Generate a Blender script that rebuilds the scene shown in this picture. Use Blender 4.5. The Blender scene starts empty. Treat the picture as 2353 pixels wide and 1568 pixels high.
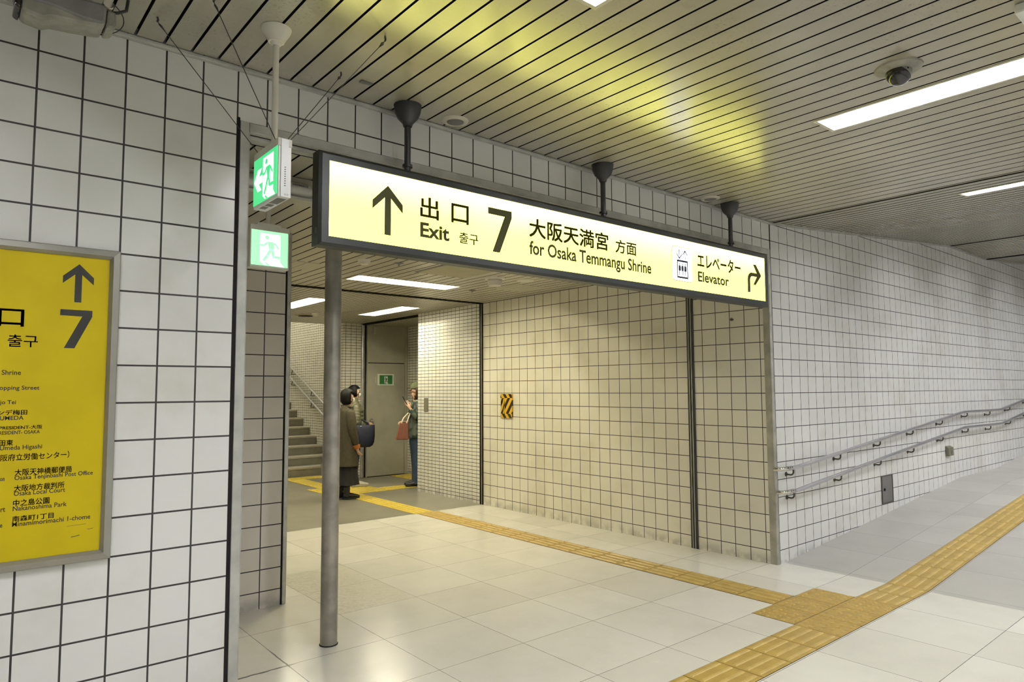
import bpy, bmesh, math, random
from mathutils import Vector, Matrix
random.seed(7)
PI = math.pi
S = bpy.context.scene
COL = S.collection

# ------------------------------------------------------------------ camera, world, exposure
cam = bpy.data.cameras.new('camera')
cam.sensor_fit = 'HORIZONTAL'; cam.sensor_width = 36.0
cam.lens = 36.0 * 1561.0 / 2353.0
cam.clip_start = 0.05; cam.clip_end = 200
camo = bpy.data.objects.new('camera', cam); COL.objects.link(camo)
_y, _p, _r = 6.97832231e-01, 7.12084934e-02, -5.52791627e-03
fwd = Vector((math.sin(_y)*math.cos(_p), math.cos(_y)*math.cos(_p), math.sin(_p)))
rgt = Vector((math.cos(_y), -math.sin(_y), 0)); upv = rgt.cross(fwd)
r2 = rgt*math.cos(_r) + upv*math.sin(_r); u2 = -rgt*math.sin(_r) + upv*math.cos(_r)
M = Matrix((r2, u2, -fwd)).transposed().to_4x4(); M.translation = Vector((0, -3.0875, 1.51))
camo.matrix_world = M
S.camera = camo

wd = bpy.data.worlds.new('world'); S.world = wd; wd.use_nodes = True
wd.node_tree.nodes['Background'].inputs[0].default_value = (0.02, 0.02, 0.022, 1)
wd.node_tree.nodes['Background'].inputs[1].default_value = 1.0
S.view_settings.view_transform = 'Standard'; S.view_settings.look = 'None'
S.view_settings.gamma = 1.0; S.view_settings.use_curve_mapping = False
S.view_settings.exposure = 0.0
S.cycles.use_denoising = True; S.cycles.filter_width = 1.1
S.cycles.max_bounces = 10; S.cycles.diffuse_bounces = 5; S.cycles.glossy_bounces = 4
S.cycles.sample_clamp_indirect = 6.0
LAMP_HALL = (135.0, (0.985, 0.99, 1.02))
LAMP_PASS = (250.0, (1.0, 0.90, 0.61)); LAMP_LOBBY = (140.0, (1.0, 0.92, 0.68))
SIGN_POW = 3.3

# ------------------------------------------------------------------ materials
class NT:
    """tiny helper around a node tree"""
    def __init__(s, name):
        s.m = bpy.data.materials.new(name); s.m.use_nodes = True
        s.t = s.m.node_tree; s.bsdf = s.t.nodes['Principled BSDF']
    def n(s, typ, **kw):
        nd = s.t.nodes.new(typ)
        for k, v in kw.items(): setattr(nd, k, v)
        return nd
    def link(s, a, b): s.t.links.new(a, b)
    def put(s, sock, v):
        if hasattr(v, 'bl_idname') or hasattr(v, 'is_linked'): s.link(v, sock)
        else: sock.default_value = v
    def math(s, op, a, b=0.0, c=0.0):
        nd = s.n('ShaderNodeMath', operation=op)
        s.put(nd.inputs[0], a); s.put(nd.inputs[1], b)
        if op in ('MULTIPLY_ADD', 'WRAP', 'COMPARE', 'SMOOTH_MIN'): s.put(nd.inputs[2], c)
        return nd.outputs[0]
    def ramp(s, v, a, b, c=0.0, d=1.0):
        nd = s.n('ShaderNodeMapRange', interpolation_type='SMOOTHSTEP')
        s.put(nd.inputs[0], v)
        for i, x in enumerate((a, b, c, d)): nd.inputs[i+1].default_value = x
        return nd.outputs[0]
    def pos(s):
        g = s.n('ShaderNodeNewGeometry'); x = s.n('ShaderNodeSeparateXYZ'); s.link(g.outputs['Position'], x.inputs[0])
        return g.outputs['Position'], x.outputs
    def noise(s, vec, scale, detail=3.0, rough=0.55):
        nd = s.n('ShaderNodeTexNoise'); s.link(vec, nd.inputs['Vector'])
        nd.inputs['Scale'].default_value = scale; nd.inputs['Detail'].default_value = detail; nd.inputs['Roughness'].default_value = rough
        return nd.outputs[0]
    def mix(s, f, a, b, mode='MIX'):
        nd = s.n('ShaderNodeMix', data_type='RGBA', blend_type=mode)
        s.put(nd.inputs[0], f)
        s.put(nd.inputs[6], a if hasattr(a, 'is_linked') else (*a, 1)); s.put(nd.inputs[7], b if hasattr(b, 'is_linked') else (*b, 1))
        return nd.outputs[2]
    def scale(s, col, f):
        nd = s.n('ShaderNodeVectorMath', operation='SCALE'); s.link(col, nd.inputs[0]); s.put(nd.inputs[3], f); return nd.outputs[0]
    def comb(s, x, y, z=0.0):
        nd = s.n('ShaderNodeCombineXYZ'); s.put(nd.inputs[0], x); s.put(nd.inputs[1], y); s.put(nd.inputs[2], z); return nd.outputs[0]
    def set(s, **kw):
        for k, v in kw.items(): s.put(s.bsdf.inputs[k.replace('_', ' ')], v)
    def bump(s, h, strength=0.3, dist=0.002, normal=None):
        nd = s.n('ShaderNodeBump'); s.link(h, nd.inputs['Height']); nd.inputs['Strength'].default_value = strength
        nd.inputs['Distance'].default_value = dist
        if normal is not None: s.link(normal, nd.inputs['Normal'])
        s.link(nd.outputs[0], s.bsdf.inputs['Normal'])

def mat(name, col, rough=0.5, metal=0.0, spec=0.5, emit=None, power=0.0, var=0.06, vscale=6.0, speck=0.0):
    k = NT(name)
    k.set(Roughness=rough, Metallic=metal); k.bsdf.inputs['Specular IOR Level'].default_value = spec
    p, _ = k.pos()
    f = k.ramp(k.noise(p, vscale), 0.3, 0.7)
    c = k.mix(f, [x*(1-var) for x in col], [min(1, x*(1+var)) for x in col])
    if speck:
        f2 = k.ramp(k.noise(p, 260.0, 2.0), 0.42, 0.6)
        c = k.mix(k.math('MULTIPLY', f2, speck), c, [x*0.35 for x in col])
    k.link(c, k.bsdf.inputs['Base Color'])
    if emit:
        k.bsdf.inputs['Emission Color'].default_value = (*emit, 1); k.bsdf.inputs['Emission Strength'].default_value = power
    return k.m

def tile_mat(name, axis, u0, pu, v0, pv, w, col, grout, rough=0.20, var=0.028, tilt=0.0015, grime=0.35, stain=(0.62, 0.56, 0.42)):
    """glazed wall tiles laid in a straight grid, world metres"""
    k = NT(name); p, xyz = k.pos()
    u = k.math('DIVIDE', k.math('SUBTRACT', xyz['XYZ'.index(axis)], u0), pu)
    v = k.math('DIVIDE', k.math('SUBTRACT', xyz[2], v0), pv)
    def edge(t, pitch):
        f = k.math('FRACT', t); d = k.math('MINIMUM', f, k.math('SUBTRACT', 1.0, f)); return k.math('MULTIPLY', d, pitch)
    d = k.math('MINIMUM', edge(u, pu), edge(v, pv))
    tile = k.ramp(d, w*0.36, w*0.62)
    wn = k.n('ShaderNodeTexWhiteNoise', noise_dimensions='2D')
    k.link(k.comb(k.math('FLOOR', u), k.math('FLOOR', v)), wn.inputs['Vector'])
    rnd = wn.outputs['Value']
    base = k.mix(rnd, [x*(1-var) for x in col], [min(1, x*(1+var)) for x in col])
    st = k.ramp(k.noise(p, 1.7, 5.0, 0.6), 0.48, 0.75, 0.0, grime)
    base = k.mix(st, base, [a*b for a, b in zip(col, stain)])
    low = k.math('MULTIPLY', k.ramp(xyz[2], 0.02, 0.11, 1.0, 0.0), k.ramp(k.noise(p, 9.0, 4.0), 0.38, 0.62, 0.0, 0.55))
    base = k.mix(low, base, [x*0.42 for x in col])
    c = k.mix(tile, grout, base)
    k.link(c, k.bsdf.inputs['Base Color'])
    k.link(k.math('ADD', k.math('MULTIPLY', k.math('SUBTRACT', 1.0, tile), 0.5), k.math('MULTIPLY_ADD', rnd, 0.004, rough)), k.bsdf.inputs['Roughness'])
    # every tile sits a hair off true
    g = k.n('ShaderNodeNewGeometry'); sub = k.n('ShaderNodeVectorMath', operation='SUBTRACT'); k.link(wn.outputs['Color'], sub.inputs[0]); sub.inputs[1].default_value = (.5, .5, .5)
    add = k.n('ShaderNodeVectorMath', operation='ADD'); k.link(g.outputs['Normal'], add.inputs[0]); k.link(k.scale(sub.outputs[0], tilt), add.inputs[1])
    nrm = k.n('ShaderNodeVectorMath', operation='NORMALIZE'); k.link(add.outputs[0], nrm.inputs[0])
    k.bump(k.math('ADD', tile, k.math('MULTIPLY', k.noise(p, 14.0, 2.0), 0.12)), 0.35, 0.0015, nrm.outputs[0])
    return k.m

WHITE_T = (0.66, 0.66, 0.64); GROUT = (0.022, 0.02, 0.018)
m_tile_left = tile_mat('white_tile_west', 'X', 0.976, 0.149, 0.115, 0.15, 0.0075, WHITE_T, GROUT)
m_tile_head = tile_mat('white_tile_header', 'X', 1.110, 0.1491, 0.115, 0.15, 0.0075, WHITE_T, GROUT)
m_tile_right = tile_mat('white_tile_east', 'X', 5.584, 0.1505, 0.115, 0.15, 0.0065, WHITE_T, GROUT)
m_tile_recess = tile_mat('white_tile_recess', 'X', 1.900, 0.150, 0.115, 0.15, 0.0075, (0.60, 0.56, 0.50), GROUT, grime=0.2)
m_tile_pass = tile_mat('cream_tile_passage', 'Y', 4.111, 0.1487, 0.115, 0.15, 0.0065, (0.68, 0.65, 0.55), GROUT, rough=0.3)
m_brick_y = tile_mat('small_tile_lobby', 'Y', 4.653, 0.0985, 2.624, 0.0487, 0.0068, (0.68, 0.67, 0.60), (0.03, 0.03, 0.025), rough=0.2, grime=0.2)
m_brick_x = tile_mat('small_tile_facing', 'X', 5.20, 0.0985, 2.624, 0.0487, 0.0068, (0.62, 0.60, 0.52), (0.03, 0.03, 0.025), rough=0.25, grime=0.2)
m_tile_back = tile_mat('white_tile_opposite', 'X', 0.0, 0.15, 0.115, 0.15, 0.0075, WHITE_T, GROUT)
m_tile_end = tile_mat('white_tile_end', 'Y', 0.0, 0.15, 0.115, 0.15, 0.0075, WHITE_T, GROUT)

def floor_mat(name, ramp=False):
    k = NT(name); p, xyz = k.pos()
    u = k.math('DIVIDE', k.math('SUBTRACT', xyz[0], 2.7235), 0.5985); v = k.math('DIVIDE', k.math('SUBTRACT', xyz[1], 0.0705), 0.600)
    def edge(t, w0):
        f = k.math('FRACT', t); return k.math('MULTIPLY', k.math('MINIMUM', f, k.math('SUBTRACT', 1.0, f)), 0.6)
    wob = k.math('MULTIPLY', k.noise(p, 20.0, 2.0), 0.0012)
    d = k.math('ADD', k.math('MINIMUM', edge(u, 0), edge(v, 0)), wob)
    tile = k.ramp(d, 0.0012, 0.0030)
    wn = k.n('ShaderNodeTexWhiteNoise', noise_dimensions='2D'); k.link(k.comb(k.math('FLOOR', u), k.math('FLOOR', v)), wn.inputs['Vector'])
    rnd = wn.outputs['Value']
    a, b = ((0.42, 0.405, 0.37), (0.48, 0.465, 0.425)) if ramp else ((0.62, 0.60, 0.525), (0.70, 0.685, 0.615))
    base = k.mix(rnd, a, b)
    cl = k.ramp(k.noise(p, 2.3, 6.0, 0.65), 0.4, 0.72, 0.0, 0.35)
    base = k.mix(cl, base, [x*0.84 for x in a])
    sc = k.ramp(k.noise(p, 7.0, 8.0, 0.75), 0.60, 0.70, 0.0, 0.25); base = k.mix(sc, base, [min(1, x*1.13) for x in b])
    hgt = tile; rgh = k.math('MULTIPLY_ADD', k.noise(p, 5.0, 4.0), 0.16, 0.14)
    if ramp:
        rib = k.math('MULTIPLY_ADD', k.math('SINE', k.math('MULTIPLY', xyz[0], 2*PI/0.0145)), 0.5, 0.5)
        base = k.mix(k.math('MULTIPLY', rib, 0.22), base, [x*0.55 for x in a]); hgt = k.math('MULTIPLY_ADD', rib, -0.5, tile)
        rgh = k.math('ADD', rgh, 0.2)
    else:
        # worn adhesive pattern on the two tiles beside the post
        wv = k.n('ShaderNodeTexWave', wave_type='BANDS', bands_direction='DIAGONAL'); k.link(p, wv.inputs['Vector'])
        wv.inputs['Scale'].default_value = 6.5; wv.inputs['Distortion'].default_value = 14.0; wv.inputs['Detail'].default_value = 3.0; wv.inputs['Detail Scale'].default_value = 2.2
        inx = k.math('MULTIPLY', k.ramp(xyz[0], 2.112, 2.116), k.ramp(xyz[0], 2.720, 2.724, 1.0, 0.0))
        iny = k.math('MULTIPLY', k.ramp(xyz[1], 1.272, 1.276), k.ramp(xyz[1], 2.470, 2.474, 1.0, 0.0))
        reg = k.math('MULTIPLY', inx, iny)
        left = k.ramp(xyz[0], 2.12, 2.6, 1.0, 0.45)
        base = k.mix(k.math('MULTIPLY', reg, 0.85), base, (0.37, 0.35, 0.265))
        base = k.mix(k.math('MULTIPLY', k.math('MULTIPLY', reg, left), k.ramp(wv.outputs['Fac'], 0.5, 0.85, 0.0, 0.5)), base, (0.27, 0.25, 0.19))
        rgh = k.math('ADD', rgh, k.math('MULTIPLY', reg, 0.2))
        # repaired joint lines by the opening
        jx = k.math('MULTIPLY', k.ramp(k.math('ABSOLUTE', k.math('SUBTRACT', xyz[1], k.math('MULTIPLY_ADD', k.noise(p, 14.0, 4.0), 0.030, 0.650))), 0.004, 0.011, 1.0, 0.0), k.ramp(xyz[0], 1.52, 1.60, 1.0, 0.0))
        jy = k.math('MULTIPLY', k.ramp(k.math('ABSOLUTE', k.math('SUBTRACT', xyz[0], k.math('MULTIPLY_ADD', k.noise(p, 14.0, 4.0), 0.014, 1.519))), 0.002, 0.007, 1.0, 0.0), k.math('MULTIPLY', k.ramp(xyz[1], 0.63, 0.66), k.ramp(xyz[1], 0.85, 1.0, 1.0, 0.0)))
        base = k.mix(k.math('MAXIMUM', jx, jy), base, (0.16, 0.155, 0.14))
    c = k.mix(tile, (0.10, 0.095, 0.08), base)
    k.link(c, k.bsdf.inputs['Base Color']); k.link(rgh, k.bsdf.inputs['Roughness'])
    k.bump(hgt, 0.3, 0.001)
    return k.m
m_floor = floor_mat('polished_floor_tile'); m_ramp = floor_mat('ribbed_ramp_tile', True)
m_lobby = mat('grey_lobby_floor', (0.27, 0.255, 0.20), 0.28, var=0.10, vscale=3.0, speck=0.45)

def slat_mat(name, col, rough):
    k = NT(name); p, xyz = k.pos()
    f = k.ramp(k.noise(p, 1.3, 5.0, 0.6), 0.35, 0.7)
    c = k.mix(f, [x*0.86 for x in col], [x*1.06 for x in col])
    dust = k.math('MULTIPLY', k.ramp(k.noise(p, 90.0, 3.0, 0.7), 0.55, 0.68), k.ramp(k.noise(p, 2.1, 3.0), 0.45, 0.7, 0.05, 0.6))
    c = k.mix(dust, c, [x*0.35 for x in col])
    k.link(c, k.bsdf.inputs['Base Color']); k.set(Roughness=rough, IOR=2.3); k.bsdf.inputs['Specular IOR Level'].default_value = 0.6
    return k.m
m_slat = slat_mat('beige_enamelled_slat', (0.305, 0.282, 0.215), 0.235)
m_slat_p = slat_mat('beige_slat_passage', (0.40, 0.375, 0.28), 0.33)
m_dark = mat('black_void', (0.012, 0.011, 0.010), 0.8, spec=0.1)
m_steel = mat('worn_steel', (0.42, 0.41, 0.37), 0.42, 0.75, var=0.15, vscale=9)
m_trim = mat('painted_steel_trim', (0.40, 0.40, 0.37), 0.45, 0.15, var=0.15, vscale=8)
m_frame = mat('board_frame_aluminium', (0.33, 0.32, 0.29), 0.38, 0.7, var=0.06)
m_rail = mat('stainless_rail', (0.58, 0.58, 0.61), 0.28, 0.8, var=0.04)
m_chrome = mat('polished_joint', (0.75, 0.73, 0.68), 0.12, 1.0, var=0.03)
m_bracket = mat('dark_bracket', (0.075, 0.068, 0.055), 0.5, 0.3)
m_post = mat('dull_steel_post', (0.34, 0.32, 0.285), 0.36, 0.65, var=0.22, vscale=7)
m_black = mat('black_painted_steel', (0.020, 0.021, 0.022), 0.42, var=0.1)
m_signframe = mat('dark_sign_frame', (0.024, 0.027, 0.027), 0.38, 0.2, var=0.08)
m_ink = mat('sign_ink', (0.025, 0.025, 0.010), 0.6, spec=0.25, emit=(0.022, 0.021, 0.003), power=1.0)
def sign_mat():
    # tubes sit along the upper edge of the box, so its face glows whiter there
    k = NT('sign_lit_yellow'); p, xyz = k.pos()
    f = k.ramp(xyz[2], 2.36, 2.60)
    c = k.mix(f, (0.985, 0.965, 0.150), (1.0, 0.945, 0.27))
    k.link(c, k.bsdf.inputs['Emission Color']); k.link(k.math('MULTIPLY_ADD', f, 0.25*SIGN_POW, SIGN_POW*0.9), k.bsdf.inputs['Emission Strength'])
    k.set(Roughness=0.2); k.bsdf.inputs['Base Color'].default_value = (0.5, 0.48, 0.1, 1); return k.m
m_signlit = sign_mat()
m_iconlit = mat('sign_lit_white', (0.6, 0.6, 0.6), 0.25, emit=(1, 1, 1.05), power=3.0, var=0.0)
m_iconink = mat('icon_ink', (0.02, 0.022, 0.04), 0.5)
m_white = mat('off_white_plastic', (0.62, 0.60, 0.53), 0.4, var=0.05)
m_silver = mat('pale_grey_casing', (0.66, 0.66, 0.65), 0.35, 0.1, var=0.05)
m_green = mat('exit_green_lit', (0.02, 0.3, 0.1), 0.3, emit=(0.06, 0.72, 0.24), power=0.95, var=0.0)
m_green2 = mat('exit_green_bright', (0.02, 0.3, 0.1), 0.3, emit=(0.22, 0.86, 0.40), power=0.95, var=0.0)
m_exitwhite = mat('exit_white_lit', (0.7, 0.8, 0.75), 0.3, emit=(0.93, 1.0, 0.97), power=1.3, var=0.0)
m_palegreen = mat('exit_pale_green_lit', (0.3, 0.7, 0.4), 0.3, emit=(0.45, 0.92, 0.58), power=0.9, var=0.0)
m_doorgreen = mat('door_sign_green', (0.02, 0.14, 0.03), 0.4)
m_print_w = mat('print_white', (0.65, 0.68, 0.60), 0.5)
m_print_k = mat('print_black', (0.02, 0.022, 0.02), 0.5)
m_mapyel = mat('map_yellow', (0.50, 0.385, 0.002), 0.6, spec=0.25, var=0.05, vscale=5)
m_mapink = mat('map_ink', (0.022, 0.021, 0.018), 0.6, spec=0.3)
m_tact = mat('tactile_ochre', (0.39, 0.265, 0.058), 0.42, var=0.10, vscale=12)
m_tact_top = mat('tactile_lit_worn_top', (0.47, 0.34, 0.11), 0.40, var=0.10, vscale=12)  # paler bar tops: caught light put into the colour, plus slight wear
m_tactfar = mat('tactile_yellow', (0.56, 0.42, 0.05), 0.4, var=0.06)
m_tactfar_top = mat('tactile_yellow_top', (0.60, 0.46, 0.08), 0.4, var=0.06)  # far strips likewise, caught light put into the paler tops
m_lamp_h = mat('lamp_tube_hall', (0.8, 0.8, 0.8), 0.4, emit=LAMP_HALL[1], power=LAMP_HALL[0], var=0.0)
m_lamp_r = mat('lamp_tube_ramp_boost', (0.8, 0.8, 0.8), 0.4, emit=LAMP_HALL[1], power=LAMP_HALL[0]*1.5, var=0.0)  # boosted over the hall tubes to brighten the right wall
m_lamp_p = mat('lamp_tube_passage', (0.8, 0.8, 0.8), 0.4, emit=LAMP_PASS[1], power=LAMP_PASS[0], var=0.0)
m_lamp_l = mat('lamp_tube_lobby', (0.8, 0.8, 0.8), 0.4, emit=LAMP_LOBBY[1], power=LAMP_LOBBY[0], var=0.0)
m_reflect = mat('lamp_reflector', (0.82, 0.82, 0.80), 0.35, var=0.03)
m_flange = mat('lamp_flange', (0.46, 0.44, 0.36), 0.4)
m_stone = mat('stair_granite', (0.22, 0.205, 0.155), 0.55, var=0.12, vscale=10, speck=0.55)
m_nosing = mat('stair_nosing', (0.32, 0.30, 0.24), 0.5, var=0.08)
m_door = mat('painted_steel_door', (0.36, 0.345, 0.27), 0.42, var=0.07, vscale=3)
m_glass_dark = mat('smoked_dome', (0.006, 0.006, 0.007), 0.06, spec=0.7, var=0.0)
m_cctv = mat('camera_shell', (0.25, 0.24, 0.205), 0.5, var=0.2, vscale=14)
m_cctv2 = mat('camera_visor', (0.17, 0.165, 0.165), 0.45, var=0.12, vscale=14)
m_panelgrey = mat('grey_hatch', (0.14, 0.138, 0.13), 0.45, 0.2, var=0.08)
m_plate = mat('olive_plate', (0.17, 0.16, 0.11), 0.45, 0.1)
m_acc = mat('acoustic_board', (0.40, 0.365, 0.25), 0.8, var=0.05, speck=0.25)

def stripe_mat(name, ku, kv, per, off=0.0):
    k = NT(name); p, xyz = k.pos()
    t = k.math('FRACT', k.math('ADD', k.math('DIVIDE', k.math('ADD', k.math('MULTIPLY', xyz[1], ku), k.math('MULTIPLY', xyz[2], kv)), per), off))
    c = k.mix(k.ramp(t, 0.49, 0.51), (0.62, 0.36, 0.01), (0.012, 0.011, 0.010)); k.link(c, k.bsdf.inputs['Base Color']); k.set(Roughness=0.3); return k.m

# ------------------------------------------------------------------ mesh helpers
def BM(): return bmesh.new()
def face(bm, pts):
    try: return bm.faces.new([bm.verts.new(p) for p in pts])
    except ValueError: return None
def box(bm, x0, x1, y0, y1, z0, z1, mi=0):
    v = [bm.verts.new((x, y, z)) for x in (x0, x1) for y in (y0, y1) for z in (z0, z1)]
    for q in ((0,1,3,2), (4,6,7,5), (0,4,5,1), (2,3,7,6), (0,2,6,4), (1,5,7,3)):
        bm.faces.new([v[i] for i in q]).material_index = mi
def hexa(bm, lo, hi, mi=0):
    """solid from two quads (same winding)"""
    a = [bm.verts.new(p) for p in lo]; b = [bm.verts.new(p) for p in hi]; n = len(a)
    bm.faces.new(a[::-1]).material_index = mi; bm.faces.new(b).material_index = mi
    for i in range(n): bm.faces.new((a[i], a[(i+1) % n], b[(i+1) % n], b[i])).material_index = mi
def frame_of(d):
    d = d.normalized(); a = Vector((0, 0, 1)) if abs(d.z) < 0.9 else Vector((1, 0, 0))
    u = d.cross(a).normalized(); return u, d.cross(u).normalized()
def tube(bm, pts, rad, seg=12, cap=True, squash=1.0, mi=0, u0=None):
    pts = [Vector(p) for p in pts]; n = len(pts)
    rad = [rad]*n if not isinstance(rad, (list, tuple)) else rad
    rings = []; u = None
    for i, p in enumerate(pts):
        d = (pts[min(i+1, n-1)] - pts[max(i-1, 0)]).normalized()
        if u is None: u = frame_of(d)[0] if u0 is None else Vector(u0)
        u = (u - d*u.dot(d)).normalized(); w = d.cross(u)
        ra, rb = rad[i] if isinstance(rad[i], (list, tuple)) else (rad[i], rad[i]*squash)
        rings.append([bm.verts.new(p + u*(math.cos(2*PI*k/seg)*ra) + w*(math.sin(2*PI*k/seg)*rb)) for k in range(seg)])
    for a, b in zip(rings, rings[1:]):
        for k in range(seg): bm.faces.new((a[k], a[(k+1) % seg], b[(k+1) % seg], b[k])).material_index = mi
    if cap:
        bm.faces.new(rings[0][::-1]).material_index = mi; bm.faces.new(rings[-1]).material_index = mi
def lathe(bm, c, prof, seg=32, axis='Z', mi=0):
    """profile of (radius, height) turned about an axis through c"""
    c = Vector(c); rings = []
    for r, h in prof:
        ring = []
        for k in range(seg):
            a = 2*PI*k/seg; x, y = math.cos(a)*r, math.sin(a)*r
            ring.append(bm.verts.new(c + (Vector((x, y, h)) if axis == 'Z' else Vector((x, h, y)) if axis == 'Y' else Vector((h, x, y)))))
        rings.append(ring)
    for a, b in zip(rings, rings[1:]):
        for k in range(seg): bm.faces.new((a[k], a[(k+1) % seg], b[(k+1) % seg], b[k])).material_index = mi
    bm.faces.new(rings[0][::-1]).material_index = mi; bm.faces.new(rings[-1]).material_index = mi
def prism(bm, pts, fn, d0, d1, mi=0):
    """outline in 2-D mapped by fn(u, v, d) to 3-D, given thickness d0..d1"""
    hexa(bm, [fn(u, v, d0) for u, v in pts], [fn(u, v, d1) for u, v in pts], mi)
def ball(bm, c, r, seg=16, sc=(1, 1, 1)):
    mm = Matrix.Translation(c) @ Matrix.Diagonal((sc[0], sc[1], sc[2], 1))
    bmesh.ops.create_uvsphere(bm, u_segments=seg, v_segments=max(6, seg//2+2), radius=r, matrix=mm)
def wpos(o):
    v = Vector(o.location)
    while o.parent: o = o.parent; v += Vector(o.location)
    return v
def obj(name, bm, m, parent=None, smooth=False, bevel=0.0, subsurf=0):
    bmesh.ops.recalc_face_normals(bm, faces=bm.faces[:])
    if bevel:
        me0 = bpy.data.meshes.new(name)
    me = bpy.data.meshes.new(name)
    co = [v.co.copy() for v in bm.verts]
    lo = Vector([min(c[i] for c in co) for i in range(3)]); hi = Vector([max(c[i] for c in co) for i in range(3)])
    o = bpy.data.objects.new(name, me); COL.objects.link(o)
    org = Vector(((lo.x+hi.x)/2, (lo.y+hi.y)/2, lo.z))
    if parent is not None: o.parent = parent; o.location = org - wpos(parent)
    else: o.location = org
    bmesh.ops.translate(bm, verts=bm.verts[:], vec=-org)
    bm.to_mesh(me); bm.free()
    for mm in (m if isinstance(m, (list, tuple)) else [m]): me.materials.append(mm)
    if smooth:
        for p in me.polygons: p.use_smooth = True
        me.set_sharp_from_angle(angle=math.radians(40)) if smooth != 'all' else None
    if bevel:
        bv = o.modifiers.new('bevel', 'BEVEL'); bv.width = bevel; bv.segments = 2; bv.limit_method = 'ANGLE'; bv.angle_limit = math.radians(40)
    if subsurf:
        ss = o.modifiers.new('subsurf', 'SUBSURF'); ss.levels = subsurf; ss.render_levels = subsurf
    return o
def tag(o, label, cat, group=None, kind=None):
    o['label'] = label; o['category'] = cat
    if group: o['group'] = group
    if kind: o['kind'] = kind
    return o
def thing(name, loc, label, cat, group=None, kind=None):
    o = bpy.data.objects.new(name, None); COL.objects.link(o); o.location = loc; o.empty_display_size = 0.1
    return tag(o, label, cat, group, kind)
def struct(o, label, cat): return tag(o, label, cat, kind='structure')
def dup(root, loc, label, parts=True):
    r = root.copy(); COL.objects.link(r); r.location = loc; r['label'] = label
    for ch in list(root.children):
        c = ch.copy(); COL.objects.link(c); c.parent = r
        for g in ch.children:
            d = g.copy(); COL.objects.link(d); d.parent = c
    return r

def text(body, x0, x1, z0, z1, fn, m, parent, name='lettering', bold=0.0, th=0.0006):
    """set type and fit its ink to a rectangle; fn(u, v, d) maps to 3-D"""
    cu = bpy.data.curves.new('type', 'FONT'); cu.body = body; cu.size = 1.0; cu.resolution_u = 3
    wide = any(ord(ch) > 0x2E80 for ch in body); cu.offset = 0.0 if wide else bold
    tmp = bpy.data.objects.new('type', cu); COL.objects.link(tmp)
    dg = bpy.context.evaluated_depsgraph_get(); dg.update()
    me = bpy.data.meshes.new_from_object(tmp.evaluated_get(dg))
    bpy.data.objects.remove(tmp); bpy.data.curves.remove(cu)
    bm = BM(); bm.from_mesh(me); bpy.data.meshes.remove(me)
    if wide and bold:       # heavier strokes: overlay the outline nudged to four sides
        src = bm.copy(); bm.clear(); tmp_me = bpy.data.meshes.new('type')
        for dx, dy in ((-1, -1), (1, -1), (1, 1), (-1, 1)):
            c2 = src.copy(); bmesh.ops.translate(c2, verts=c2.verts[:], vec=(dx*bold*.8, dy*bold*.8, 0)); c2.to_mesh(tmp_me); c2.free(); bm.from_mesh(tmp_me)
        src.free(); bpy.data.meshes.remove(tmp_me)
    xs = [v.co.x for v in bm.verts]; ys = [v.co.y for v in bm.verts]
    a, b, c, d = min(xs), max(xs), min(ys), max(ys)
    for v in bm.verts:
        v.co = fn(x0 + (v.co.x-a)/(b-a)*(x1-x0), z0 + (v.co.y-c)/(d-c)*(z1-z0), th)
    return obj(name, bm, m, parent)

def stroke(bm, pts, w, fn, d0, d1):
    for (a, b) in zip(pts, pts[1:]):
        a, b = Vector(a), Vector(b); t = (b-a).normalized(); n = Vector((-t.y, t.x))*(w/2)
        prism(bm, [(p.x, p.y) for p in (a-n, b-n, b+n, a+n)], fn, d0, d1)
    for p in pts: prism(bm, [(p[0]+math.cos(2*PI*k/12)*w/2, p[1]+math.sin(2*PI*k/12)*w/2) for k in range(12)], fn, d0, d1)

# ------------------------------------------------------------------ setting: floors
def slope(x, kind):
    if kind == 'floor':
        if x < 5.655: return 0.0
        if x < 10.134: return (x-5.655)*0.0777
        if x < 11.62: return 0.348
        return 0.348 + (x-11.62)*0.0755
    if x < 5.60: return 2.975
    if x < 10.14: return 2.975 + (x-5.60)*0.0872
    if x < 11.65: return 3.371
    return 3.371 + (x-11.65)*0.084
XW, XE, YB = -5.0, 20.0, -5.6
bm = BM(); box(bm, XW, 5.655, YB, 0.0, -0.12, 0.0); box(bm, 0.0, 5.70, 0.0, 4.13, -0.12, 0.0)
struct(obj('floor', bm, m_floor), 'pale polished square floor tiles of the concourse and passage', 'floor')
bm = BM(); xs = [5.655, 10.134, 11.62, XE]
for a, b in zip(xs, xs[1:]):
    za, zb = slope(a, 'floor'), slope(b-1e-6, 'floor')
    hexa(bm, [(a, YB, -0.12), (b, YB, -0.12), (b, 0, -0.12), (a, 0, -0.12)], [(a, YB, za), (b, YB, zb), (b, 0, zb), (a, 0, za)])
struct(obj('floor_ramp', bm, m_ramp), 'grey ribbed tile ramp climbing beside the handrails, with a level landing', 'ramp')
bm = BM(); box(bm, 0.0, 8.5, 4.13, 9.0, -0.12, 0.0)
struct(obj('floor_lobby', bm, m_lobby), 'speckled grey floor of the lobby beyond the passage', 'floor')

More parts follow.
